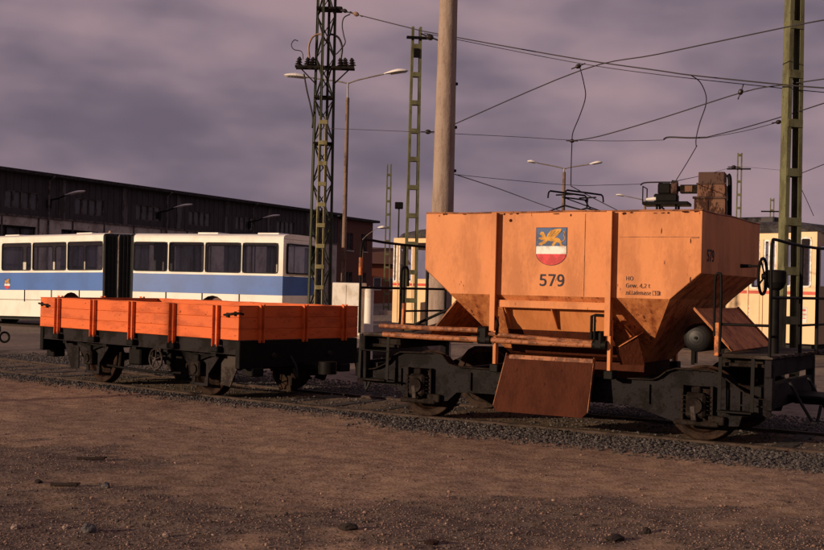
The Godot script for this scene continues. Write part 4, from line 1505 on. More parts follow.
		tube(s, curve([Vector3(e * (hx + 0.01), 0.55, 0.2), Vector3(e * (hx + 0.12), 0.42, 0.2), Vector3(e * (hx + 0.16), 0.28, 0.22), Vector3(e * (hx + 0.14), 0.40, 0.27)], 5), 0.017, 8)
		part("brake_hose", s, M.rubber, o)

# ------------------------------------------------------------------ buildings
func make_buildings() -> void:
	var o := thing("depot_hall", "long dark depot hall with pale plaster base behind the bus", "building", Vector3(-21.2, -0.25, -58.9), 1.1208)
	var x0 := -10.4
	var x1 := 35.0
	var eave := 7.22
	var band := 5.0
	# plaster base with door openings
	var doors := [[-1.6, 2.45], [4.35, 7.35], [9.2, 12.0], [14.5, 17.3], [19.7, 22.5], [24.9, 27.7], [30.1, 32.9], [-8.6, -5.6]]
	var holes := []
	for d in doors:
		holes.append(Rect2(d[0], -0.2, d[1] - d[0], 4.65))
	var s := mb()
	pierced(s, Rect2(x0, 0, x1 - x0, band), -0.30, 0.0, holes)
	var w := part("base_wall", s, M.hall_plaster, o)
	s = mb()
	var px := x0
	while px < x1:
		bx(s, Vector3(px, band * 0.5, 0.02), Vector3(0.10, band, 0.05))
		px += 2.6
	part("pilaster", s, M.gutter, w)
	for d in doors:
		s = mb()
		span(s, Vector3(d[0], 0.0, -0.22), Vector3(d[1], 4.45, -0.14))
		var dr := part("gate", s, M.hall_door, o)
		s = mb()
		var n := 4
		for k in n + 1:
			bx(s, Vector3(lerpf(d[0], d[1], float(k) / n), 2.2, -0.12), Vector3(0.09, 4.4, 0.05))
		bx(s, Vector3((d[0] + d[1]) * 0.5, 4.40, -0.09), Vector3(d[1] - d[0] + 0.3, 0.10, 0.12))
		bx(s, Vector3((d[0] + d[1]) * 0.5, 2.4, -0.12), Vector3(d[1] - d[0], 0.10, 0.05))
		part("gate_frame", s, M.black_iron, dr)
	# cladding in bays, each with a strip of four panes
	var bay := 5.2
	var k := 0
	var bx0 := x0
	while bx0 < x1 - 0.1:
		var bx1 := minf(bx0 + bay, x1)
		var wx := bx0 + 0.0
		var win := Rect2(bx0 + 4.85 - 4.65, 5.35, 2.4, 0.92)
		holes = [win] if bx1 - bx0 > 4.0 else []
		s = mb()
		pierced(s, Rect2(bx0, band, bx1 - bx0, eave - band), -0.20, -0.03, holes)
		var rib := bx0 + 0.30
		while rib < bx1:
			if rib < win.position.x or rib > win.end.x:
				bx(s, Vector3(rib, (band + eave) * 0.5, -0.018), Vector3(0.035, eave - band, 0.018))
			else:
				bx(s, Vector3(rib, (win.end.y + eave) * 0.5, -0.018), Vector3(0.05, eave - win.end.y - 0.06, 0.03))
			rib += 0.52
		var cl := part("cladding_panel", s, M.hall_panel if k % 2 == 0 else M.hall_panel, o)
		s = mb()
		bx(s, Vector3(bx0 + 4.35, (band + eave) * 0.5, 0.0), Vector3(0.5, eave - band - 0.04, 0.03))
		part("pale_strip", s, M.hall_panel_pale, cl)
		if holes:
			for j in 4:
				var pr := Rect2(win.position.x + 0.6 * j, win.position.y, 0.6, win.size.y)
				s = mb()
				span(s, Vector3(pr.position.x + 0.05, pr.position.y + 0.05, -0.14), Vector3(pr.end.x - 0.05, pr.end.y - 0.05, -0.12))
				var pane := part("window", s, M.dull_glass, o)
				s = mb()
				pierced(s, pr.grow(-0.004), -0.15, -0.05, [pr.grow(-0.05)])
				part("window_frame", s, M.gutter, pane)
		bx0 += bay
		k += 1
	s = mb()
	bx(s, Vector3((x0 + x1) * 0.5, band - 0.02, 0.03), Vector3(x1 - x0, 0.10, 0.12))
	part("drip_rail", s, M.gutter, o)
	# roof with overhang, gutter, downpipes, far and end walls
	s = mb()
	prism(s, PackedVector2Array([Vector2(0.45, eave), Vector2(0.45, eave + 0.16), Vector2(-11.0, eave + 0.5), Vector2(-22.4, eave + 0.16), Vector2(-22.4, eave)]), x0 - 0.3, x1 + 0.1, Transform3D(ACROSS, Vector3.ZERO))
	part("roof", s, M.hall_roof, o)
	s = mb()
	bx(s, Vector3((x0 + x1) * 0.5, eave + 0.02, 0.40), Vector3(x1 - x0, 0.12, 0.06))
	part("fascia", s, M.eaves, o)
	for x in [13.35, 22.85, 3.2, 32.2]:
		s = mb()
		tube(s, [Vector3(x, eave, 0.5), Vector3(x, eave - 0.25, 0.14), Vector3(x, 0.1, 0.12)], 0.06, 8)
		part("downpipe", s, M.gutter, o)
	s = mb()
	span(s, Vector3(x0, 0, -22.0), Vector3(x1, eave, -21.7))
	span(s, Vector3(x0, 0, -21.7), Vector3(x0 + 0.3, eave, -0.31))
	part("rear_wall", s, M.hall_plaster, o)
	# lamps on brackets along the hall
	for at in [[3.35, "wall lamp above the bus section that carries the crest"], [12.75, "wall lamp of the dark hall behind the bus bellows' right side"], [22.6, "wall lamp of the dark hall nearest to the brick annex"]]:
		var x: float = at[0]
		var l := thing("wall_lamp", at[1], "lamp", Vector3.ZERO, 0.0, "lamps along the depot hall")
		l.transform = o.transform * Transform3D(Basis(), Vector3(x, 0, 0))
		s = mb()
		tube(s, [Vector3(0, 5.95, -0.02), Vector3(0, 6.05, 0.7), Vector3(0.02, 6.22, 1.15)], 0.045, 8)
		bx(s, Vector3(0, 5.75, 0.03), Vector3(0.25, 0.45, 0.14), 0.02)
		part("bracket", s, M.black_iron, l)
		lamp_head(l, Vector3(0.02, 6.22, 1.1), Vector3(0.1, 6.42, 2.45), 0.19)
	# brick annex at the far end of the hall
	var a := thing("brick_annex", "dark brick annex closing the far end of the long hall", "building", Vector3.ZERO, 0.0)
	a.transform = o.transform
	var wins := [Rect2(36.6, 4.55, 1.0, 1.4), Rect2(36.6, 1.2, 1.0, 1.6), Rect2(39.0, 4.55, 1.0, 1.4), Rect2(39.0, 1.2, 1.0, 1.6)]
	s = mb()
	pierced(s, Rect2(35.06, 0, 5.94, 7.0), -0.3, 0.0, wins)
	span(s, Vector3(40.7, 0, -12), Vector3(41.0, 7.0, -0.301))
	part("brick_wall", s, M.hall_brick, a)
	for r in wins:
		s = mb()
		span(s, Vector3(r.position.x, r.position.y, -0.22), Vector3(r.end.x, r.end.y, -0.2))
		var p := part("window", s, M.dull_glass, a)
		s = mb()
		pierced(s, r.grow(-0.003), -0.19, -0.12, [Rect2(r.position.x + 0.08, r.position.y + 0.08, 0.38, r.size.y - 0.16), Rect2(r.position.x + 0.54, r.position.y + 0.08, 0.38, r.size.y - 0.16)])
		part("window_frame", s, M.gutter, p)
		s = mb()
		span(s, Vector3(r.position.x - 0.08, r.position.y - 0.09, 0.002), Vector3(r.end.x + 0.08, r.position.y - 0.002, 0.07))
		part("window_sill", s, M.hall_plaster, p)
	s = mb()
	span(s, Vector3(35.0 + 0.12, 7.0, -12.2), Vector3(41.5, 7.2, 0.4))
	part("roof", s, M.hall_roof, a)
	s = mb()
	tube(s, [Vector3(36.0, 7.0, 0.12), Vector3(36.0, 0.0, 0.12)], 0.07, 8)
	part("downpipe", s, M.gutter, a)
	# far house between the hall and the tram
	var h := thing("brick_house", "far red brick house with tiled roof and chimney", "house", Vector3(-3.3, -0.25, -112), 0.35)
	s = mb()
	var hw := [Rect2(-2.1, 1.3, 0.9, 1.3), Rect2(-0.5, 1.3, 0.9, 1.3), Rect2(1.2, 1.3, 0.9, 1.3)]
	pierced(s, Rect2(-3.0, 0, 6.0, 4.0), -0.3, 0, hw)
	span(s, Vector3(-3, 0, -6), Vector3(-2.7, 4.0, -0.301))
	span(s, Vector3(2.7, 0, -6), Vector3(3.0, 4.0, -0.301))
	part("brick_wall", s, M.house_brick, h)
	for r in hw:
		s = mb()
		span(s, Vector3(r.position.x, r.position.y, -0.2), Vector3(r.end.x, r.end.y, -0.17))
		var p := part("window", s, M.dull_glass, h)
		s = mb()
		pierced(s, r.grow(-0.003), -0.16, -0.1, [r.grow(-0.1)])
		part("window_frame", s, M.white_paint, p)
	s = mb()
	prism(s, PackedVector2Array([Vector2(0.4, 3.9), Vector2(-3.0, 5.6), Vector2(-6.4, 3.9)]), -3.3, 3.3, Transform3D(ACROSS, Vector3.ZERO))
	var rf := part("roof", s, M.house_tile, h)
	s = mb()
	bx(s, Vector3(-0.5, 5.3, -2.2), Vector3(0.55, 1.5, 0.55), 0.02)
	bx(s, Vector3(-0.5, 6.06, -2.2), Vector3(0.66, 0.10, 0.66), 0.02)
	part("chimney", s, M.house_brick, rf)

# ------------------------------------------------------------------ bus
func bus_section(o: Node3D, xf: Transform3D, x0: float, x1: float, windows: Array, arches: Array, end_at: float) -> void:
	var deep := 2.5
	for side in [0.0, -deep]:
		var front: bool = side == 0.0
		var za: float = side if not front else -0.03
		var zb: float = side + 0.03 if not front else 0.0
		# skirt with round wheel arches
		var poly := PackedVector2Array([Vector2(x0, 1.36)])
		poly.append(Vector2(x0, 0.42))
		var ordered := arches.duplicate()
		ordered.sort()
		for ax in ordered:
			for i in 11:
				var t := PI - PI * i / 10.0
				poly.append(Vector2(ax + 0.60 * cos(t), 0.60 + 0.70 * sin(t) if i > 0 and i < 10 else 0.42))
		poly.append(Vector2(x1, 0.42))
		poly.append(Vector2(x1, 1.36))
		var s := mb()
		prism(s, poly, za, zb)
		var skirt := part("skirt_panel", s, M.bus_cream, o, xf)
		s = mb()
		var sx := x0 + 1.4
		while sx < x1 - 0.3:
			bx(s, Vector3(sx, 1.16, side), Vector3(0.008, 0.42, 0.064))
			sx += 1.4
		bx(s, Vector3((x0 + x1) * 0.5, 1.02, side), Vector3(x1 - x0 - 0.01, 0.012, 0.066))
		part("panel_joint", s, M.dirty_iron, skirt)
		s = mb()
		span(s, Vector3(x0, 1.362, za), Vector3(x1, 1.985, zb))
		part("blue_panel", s, M.bus_blue, o, xf)
		s = mb()
		var holes := []
		for wv in windows:
			holes.append(Rect2(wv[0], 2.07, wv[1] - wv[0], 0.98))
		pierced(s, Rect2(x0, 1.987, x1 - x0, 1.213), za, zb, holes)
		part("window_band", s, M.bus_cream, o, xf)
		for wv in windows:
			var r := Rect2(wv[0], 2.07, wv[1] - wv[0], 0.98)
			s = mb()
			rounded_frame(s, r.grow(0.012), 0.034, 0.11, za - 0.004, zb + 0.008)
			var fr := part("window", s, M.rubber, o, xf)
			s = mb()
			quad(s, Vector3(r.position.x, r.position.y, (za + zb) * 0.5), Vector3(r.end.x, r.position.y, (za + zb) * 0.5), Vector3(r.end.x, r.end.y, (za + zb) * 0.5), Vector3(r.position.x, r.end.y, (za + zb) * 0.5))
			part("pane", s, M.glass, fr)
	# roof, floor, underframe
	var s := mb()
	var prof := PackedVector2Array()
	for i in 13:
		var t := PI * i / 12.0
		prof.append(Vector2(-1.25 + 1.25 * signf(cos(t)) * pow(absf(cos(t)), 0.5), 3.2 + 0.17 * pow(sin(t), 0.7)))
	prism(s, prof, x0 - 0.0, x1, Transform3D(ACROSS, Vector3.ZERO))
	var roof := part("roof", s, M.bus_cream, o, xf)
	s = mb()
	span(s, Vector3(lerpf(x0, x1, 0.35), 3.36, -1.7), Vector3(lerpf(x0, x1, 0.35) + 0.8, 3.43, -0.9), 0.03)
	span(s, Vector3(lerpf(x0, x1, 0.75), 3.36, -1.7), Vector3(lerpf(x0, x1, 0.75) + 0.8, 3.43, -0.9), 0.03)
	part("roof_hatch", s, M.bus_cream, roof)
	s = mb()
	span(s, Vector3(x0 + 0.02, 0.85, -deep + 0.04), Vector3(x1 - 0.02, 0.95, -0.04))
	part("floor", s, M.bus_floor, o, xf)
	s = mb()
	span(s, Vector3(x0 + 0.1, 0.30, -deep + 0.25), Vector3(x1 - 0.1, 0.80, -0.25))
	part("underframe", s, M.rubber, o, xf)
	# seats along both windows
	for row in int((x1 - x0) / 0.85) - 1:
		for z in [-0.45, -2.05]:
			s = mb()
			var sx := x0 + 0.7 + row * 0.85
			bx(s, Vector3(sx, 1.35, z), Vector3(0.42, 0.10, 0.8), 0.03)
			bx(s, Vector3(sx + 0.2, 1.72, z), Vector3(0.08, 0.72, 0.8), 0.03)
			bx(s, Vector3(sx, 1.12, z), Vector3(0.3, 0.36, 0.5))
			part("seat", s, M.bus_seat, o, xf)
	for ax in arches:
		for z in [-0.20, -deep + 0.20]:
			s = mb()
			lathe(s, [Vector2(0.28, -0.13), Vector2(0.46, -0.14), Vector2(0.49, -0.08), Vector2(0.49, 0.08), Vector2(0.46, 0.14), Vector2(0.28, 0.13)], Transform3D(Basis(Vector3.RIGHT, PI / 2), Vector3(ax, 0.49, z)), 28)
			var wh := part("wheel", s, M.rubber, o, xf)
			s = mb()
			lathe(s, [Vector2(0.285, 0.10), Vector2(0.25, 0.04), Vector2(0.10, 0.03), Vector2(0.09, 0.10), Vector2(0.001, 0.10)], Transform3D(Basis(Vector3.RIGHT, PI / 2 * (1.0 if z > -1.0 else -1.0)), Vector3(ax, 0.49, z)), 20)
			part("rim", s, M.steel_plate, wh)
	# end wall with its big window
	var sg := 1.0 if end_at > 0.0 else -1.0
	s = mb()
	var ef := Transform3D(Basis(Vector3.UP, PI / 2), Vector3(end_at, 0, 0))
	span(s, Vector3(end_at - sg * 0.05, 0.45, -deep + 0.032), Vector3(end_at, 1.36, -0.032))
	part("end_panel", s, M.bus_cream, o, xf)
	s = mb()
	span(s, Vector3(end_at - sg * 0.05, 1.362, -deep + 0.032), Vector3(end_at, 1.985, -0.032))
	part("end_panel", s, M.bus_blue, o, xf)
	s = mb()
	pierced(s, Rect2(0.032, 1.99, deep - 0.064, 1.2), -0.05 if sg > 0 else 0.0, 0.0 if sg > 0 else 0.05, [Rect2(0.22, 2.07, deep - 0.44, 0.98)])
	part("end_panel", s, M.bus_cream, o, xf * ef)
	s = mb()
	rounded_frame(s, Rect2(0.21, 2.06, deep - 0.42, 1.0), 0.05, 0.14, -0.06, 0.06)
	var ew := part("end_window", s, M.rubber, o, xf * ef)
	s = mb()
	quad(s, Vector3(0.22, 2.07, 0), Vector3(deep - 0.22, 2.07, 0), Vector3(deep - 0.22, 3.05, 0), Vector3(0.22, 3.05, 0))
	part("pane", s, M.glass, ew)

func make_bus() -> void:
	var o := thing("articulated_bus", "blue and cream articulated bus parked before the dark hall", "bus", Vector3(-9.57, -0.25, -39.0), -0.365)
	bus_section(o, Transform3D(), 0.0, 5.78, [[0.08, 1.42], [1.485, 2.825], [2.885, 4.23], [4.29, 5.60]], [3.2], 5.78)
	var inv := o.transform.affine_inverse()
	var front := Transform3D(Basis(Vector3.UP, -0.55) * Basis(Vector3.BACK, 0.016), Vector3(-10.46, -0.25, -39.0))
	var fx := inv * front
	bus_section(o, fx, -9.6, 0.0, [[-1.82, -0.10], [-3.62, -1.89], [-5.27, -3.70], [-6.9, -5.4], [-8.7, -7.1]], [-1.62, -7.6], -9.6)
	# bellows between the halves: folded frames fanned from one end to the other
	var s := mb()
	var n := 14
	var rings := []
	for i in n + 1:
		var t := float(i) / n
		var x := Transform3D(fx.basis.slerp(Basis(), t).orthonormalized(), fx.origin.lerp(Vector3.ZERO, t))
		var g := 0.05 if i % 2 == 0 else -0.04
		var ring := []
		for c in [[-g * 1.0 + 0.0, 0.55 - g], [-g, 3.25 + g], [-2.5 + g, 3.25 + g], [-2.5 + g, 0.55 - g]]:
			ring.append(x * Vector3(0, c[1], c[0] if c[0] < -1.0 else g - 0.03))
		rings.append(ring)
	for i in n:
		for k in 4:
			var mid: Vector3 = (rings[i][0] + rings[i][2]) * 0.5
			flip_quad(s, rings[i][k], rings[i][(k + 1) % 4], rings[i + 1][(k + 1) % 4], rings[i + 1][k], (rings[i][k] + rings[i][(k + 1) % 4]) * 0.5 - mid)
	part("bellows", s, M.rubber, o)
	s = mb()
	var m := Transform3D(fx.basis.slerp(Basis(), 0.5).orthonormalized(), fx.origin.lerp(Vector3.ZERO, 0.5))
	rounded_frame(s, Rect2(0, 0.55, 2.5, 2.75), 0.09, 0.12, -0.03, 0.03)
	part("middle_hoop", s, M.gutter, o, m * Transform3D(Basis(Vector3.UP, PI / 2), Vector3(0, 0, 0.0)))
	for x in [[fx, -0.02], [Transform3D(), 0.02]]:
		s = mb()
		rounded_frame(s, Rect2(-0.01, 0.50, 2.52, 2.82), 0.10, 0.12, -0.05, 0.05)
		part("bellows_frame", s, M.rubber, o, x[0] * Transform3D(Basis(Vector3.UP, PI / 2), Vector3(x[1], 0, 0.0)))
	var sub := Node3D.new()
	crest_on(o, fx, Vector3(-4.95, 1.76, 0.003), 0.30, 0.36)
	# marker lamp on the roof by the joint
	s = mb()
	cyl(s, Vector3(-0.10, 3.30, -0.35), Vector3(-0.10, 3.42, -0.35), 0.09, 0.06, 10)
	part("marker_lamp", s, M.porcelain, o, fx)
	sub.free()

func crest_on(o: Node3D, xf: Transform3D, at: Vector3, w: float, h: float) -> void:
	var before := o.get_child_count()
	crest(o, at, w, h, 0.0, false)
	for i in range(before, o.get_child_count()):
		(o.get_child(i) as Node3D).transform = xf

# ------------------------------------------------------------------ tram
func make_tram() -> void:
	var o := thing("tram", "cream tram with red stripe and dark roof behind hopper wagon", "tram", Vector3(-0.63, 0, -38.0), -0.734)
	var length := 14.36
	var deep := 2.2
	var wins := [[0.02, 0.16], [0.27, 0.46], [0.60, 0.84], [1.0, 1.75], [12.62, 12.86], [12.99, 13.13], [13.19, 13.30], [13.42, 13.72], [13.93, 14.22]]
	for k in 8:
		wins.append([1.95 + k * 1.32, 3.12 + k * 1.32])
	for side in [0.0, -deep]:
		var za: float = -0.035 if side == 0.0 else side
		var zb: float = za + 0.035
		var s := mb()
		span(s, Vector3(0, 0.30, za), Vector3(length, 1.525, zb))
		part("lower_panel", s, M.tram_cream, o)
		s = mb()
		span(s, Vector3(0, 1.527, za - 0.002), Vector3(length, 1.605, zb + 0.004))
		part("red_stripe", s, M.tram_red, o)
		s = mb()
		var holes := []
		for w in wins:
			holes.append(Rect2(w[0], 1.72 if w[1] - w[0] > 0.25 else 1.66, w[1] - w[0], 1.24))
		pierced(s, Rect2(0, 1.607, length, 1.49), za, zb, holes)
		part("window_band", s, M.tram_cream, o)
		for r in holes:
			s = mb()
			rounded_frame(s, r.grow(0.012), 0.045, minf(0.10, r.size.x * 0.3), za - 0.004, zb + 0.012)
			var fr := part("window", s, M.print_white if r.size.x < 0.5 else M.tram_cream, o)
			s = mb()
			var zc := (za + zb) * 0.5
			quad(s, Vector3(r.position.x, r.position.y, zc), Vector3(r.end.x, r.position.y, zc), Vector3(r.end.x, r.end.y, zc), Vector3(r.position.x, r.end.y, zc))
			part("pane", s, M.glass, fr)
			if r.size.x > 1.0:
				s = mb()
				bx(s, Vector3(r.get_center().x, r.end.y - 0.36, zc), Vector3(r.size.x, 0.035, 0.03))
				part("window_bar", s, M.tram_cream, fr)
		# folding doors at both ends: upright leaves standing proud
		for d in [[0.22, 0.50], [0.55, 0.90], [12.56, 12.92], [12.95, 13.34]]:
			s = mb()
			var out := 0.02 if side == 0.0 else -0.02
			for x in [d[0], d[1]]:
				bx(s, Vector3(x, 1.62, (zb if side == 0.0 else za) + out * 0.5), Vector3(0.035, 2.6, 0.03), 0.004)
			bx(s, Vector3((d[0] + d[1]) * 0.5, 0.96, (zb if side == 0.0 else za) + out * 0.4), Vector3(d[1] - d[0] - 0.08, 1.10, 0.016), 0.004)
			part("door_leaf", s, M.tram_cream, o)
		for x in [12.66, 14.02]:
			s = mb()
			bx(s, Vector3(x, 1.02, zb + 0.003 if side == 0.0 else za - 0.003), Vector3(0.24, 0.40, 0.012))
			var ps := part("notice", s, M.poster_white, o)
			s = mb()
			for j in 3:
				bx(s, Vector3(x, 1.14 - j * 0.10, zb + 0.010 if side == 0.0 else za - 0.010), Vector3(0.18, 0.05 if j == 0 else 0.018, 0.004))
			part("notice_print", s, M.tram_red, ps)
	for x in [0.0, length]:
		var s := mb()
		var sg := 1.0 if x > 1.0 else -1.0
		var ef := Transform3D(Basis(Vector3.UP, PI / 2), Vector3(x, 0, 0))
		pierced(s, Rect2(0.036, 0.30, deep - 0.072, 2.79), -0.04 if sg > 0 else 0.0, 0.0 if sg > 0 else 0.04, [Rect2(0.25, 1.75, deep - 0.5, 1.0)])
		part("end_panel", s, M.tram_cream, o, ef)
		s = mb()
		quad(s, Vector3(0.24, 1.74, 0), Vector3(deep - 0.24, 1.74, 0), Vector3(deep - 0.24, 2.76, 0), Vector3(0.24, 2.76, 0))
		part("windscreen", s, M.glass, o, ef)
	# roof: arched, drawn in at both ends
	var s := mb()
	var stations := [[-0.05, 0.72, 0.10], [0.25, 0.93, 0.24], [0.9, 1.0, 0.33], [length - 0.9, 1.0, 0.33], [length - 0.25, 0.93, 0.24], [length + 0.05, 0.72, 0.10]]
	var rings := []
	for st in stations:
		var ring := []
		for i in 13:
			var t := PI * i / 12.0
			ring.append(Vector3(st[0], 3.085 + st[2] * pow(sin(t), 0.75), -deep * 0.5 + (deep * 0.5 + 0.05) * st[1] * signf(cos(t)) * pow(absf(cos(t)), 0.6)))
		rings.append(ring)
	for i in rings.size() - 1:
		for k in 12:
			flip_quad(s, rings[i][k], rings[i][k + 1], rings[i + 1][k + 1], rings[i + 1][k], Vector3(0, 1, 0.01))
	for e in [0, rings.size() - 1]:
		for k in 11:
			flip_tri(s, rings[e][0], rings[e][k + 1], rings[e][k + 2], Vector3(-1 if e == 0 else 1, 0, 0))
	span(s, Vector3(0.05, 3.05, -deep + 0.05), Vector3(length - 0.05, 3.098, -0.05))
	part("roof", s, M.tram_roof, o)
	for x in [2.6, 9.4, 11.8]:
		s = mb()
		span(s, Vector3(x, 3.38, -1.5), Vector3(x + 1.1, 3.55, -0.7), 0.03)
		part("roof_box", s, M.tram_roof, o)
	s = mb()
	span(s, Vector3(0.2, 0.15, -deep + 0.25), Vector3(length - 0.2, 0.55, -0.25))
	part("underframe", s, M.rubber, o)
	s = mb()
	span(s, Vector3(0.06, 0.80, -deep + 0.05), Vector3(length - 0.06, 0.88, -0.05))
	part("floor", s, M.bus_floor, o)
	for k in 9:
		for z in [-0.4, -1.75]:
			s = mb()
			bx(s, Vector3(2.3 + k * 1.15, 1.3, z), Vector3(0.42, 0.08, 0.75), 0.02)
			bx(s, Vector3(2.5 + k * 1.15, 1.62, z), Vector3(0.06, 0.6, 0.75), 0.02)
			bx(s, Vector3(2.3 + k * 1.15, 1.08, z), Vector3(0.3, 0.38, 0.4))
			part("seat", s, M.bus_seat, o)
	for x in [2.6, 4.4, 10.0, 11.8]:
		for z in [-0.40, -1.80]:
			s = mb()
			cyl(s, Vector3(x, 0.34, z - 0.06), Vector3(x, 0.34, z + 0.06), 0.34, -1, 24)
			part("wheel", s, M.wheel_steel, o)
	# half-raised pantograph
	s = mb()
	var c := Vector3(6.45, 0, -1.1)
	for dx in [-0.30, 0.30]:
		tube(s, [c + Vector3(dx, 4.44, -0.92), c + Vector3(dx, 4.44, 0.92)], 0.028, 8)
		for e in [-1.0, 1.0]:
			tube(s, curve([c + Vector3(dx, 4.44, e * 0.9), c + Vector3(dx, 4.39, e * 1.0), c + Vector3(dx, 4.22, e * 1.04)], 4), 0.024, 8)
	for dz in [-0.62, 0.62]:
		tube(s, [c + Vector3(-0.30, 4.34, dz), c + Vector3(0.30, 4.34, dz)], 0.025, 6)
		tube(s, [c + Vector3(0.0, 4.34, dz), c + Vector3(0.0, 4.02, dz * 0.95), c + Vector3(0.95, 3.78, dz * 0.8), c + Vector3(0.1, 3.48, dz * 0.7)], 0.030, 6)
		tube(s, [c + Vector3(0.0, 4.02, dz * 0.95), c + Vector3(-0.95, 3.78, dz * 0.8), c + Vector3(-0.1, 3.48, dz * 0.7)], 0.030, 6)
	tube(s, [c + Vector3(0.95, 3.78, -0.5), c + Vector3(-0.1, 4.28, 0.6)], 0.018, 6)
	tube(s, [c + Vector3(0.95, 3.78, 0.5), c + Vector3(-0.1, 4.28, -0.6)], 0.018, 6)
	tube(s, [c + Vector3(0.0, 4.26, -0.62), c + Vector3(0.0, 4.26, 0.62)], 0.025, 6)
	span(s, c + Vector3(-0.7, 3.42, -0.6), c + Vector3(0.7, 3.50, 0.6))
	part("pantograph", s, M.black_iron, o)
	# a dark works tram standing behind, just right of the cream one
	var w := thing("works_tram", "dark grey works tram right of the cream tram", "tram", Vector3(10.45, 0, -26.9), -0.734)
	s = mb()
	span(s, Vector3(0, 0.35, -2.1), Vector3(6.0, 3.0, 0.0))
	part("body", s, M.frame_grey, w)
	for k in 10:
		s = mb()
		bx(s, Vector3(0.06 + k * 0.64, 1.68, 0.02), Vector3(0.07, 2.66, 0.04), 0.005)
		part("body_post", s, M.solebar_grey, w)
	s = mb()
	prism(s, PackedVector2Array([Vector2(0.1, 3.0), Vector2(-0.2, 3.22), Vector2(-1.05, 3.36), Vector2(-1.9, 3.22), Vector2(-2.2, 3.0)]), -0.1, 6.1, Transform3D(ACROSS, Vector3.ZERO))
	part("roof", s, M.tram_roof, w)
	s = mb()
	span(s, Vector3(0.2, 0.1, -1.9), Vector3(5.8, 0.349, -0.2))
	part("underframe", s, M.rubber, w)

# ------------------------------------------------------------------ masts
func twin_mast(label: String, at: Vector3, height: float, w0: float, w1: float, turn: float, pitch := 0.74) -> Node3D:
	var o := thing("twin_strut_mast", label, "mast", at, turn)
	for side in [-1.0, 1.0]:
		var s := mb()
		var a := Vector3(side * (w0 - 0.07) * 0.5, -0.1, 0)
		var b := Vector3(side * (w1 - 0.07) * 0.5, height, 0)
		# a channel: web outside, two flanges turned in
		var segs := 6
		for i in segs:
			var p := a.lerp(b, float(i) / segs)
			var q := a.lerp(b, float(i + 1) / segs)
			bar(s, p + Vector3(side * 0.028, 0, 0), q + Vector3(side * 0.028, 0, 0), 0.010, 0.16, 0.0, Vector3.BACK)
			for z in [-0.076, 0.076]:
				bar(s, p + Vector3(0, 0, z), q + Vector3(0, 0, z), 0.066, 0.010, 0.0, Vector3.BACK)
		part("strut", s, M.mast_green, o)
	var y := pitch * 0.55
	while y < height:
		var w := lerpf(w0, w1, y / height)
		for z in [-0.086, 0.086]:
			var s := mb()
			bx(s, Vector3(0, y, z), Vector3(w - 0.012, 0.12, 0.010), 0.003)
			part("batten_plate", s, M.mast_green, o)
		y += pitch
	var f := mb()
	bx(f, Vector3(0, 0.06, 0), Vector3(w0 + 0.35, 0.32, 0.55), 0.03)
	part("footing", f, M.concrete, o)
	return o

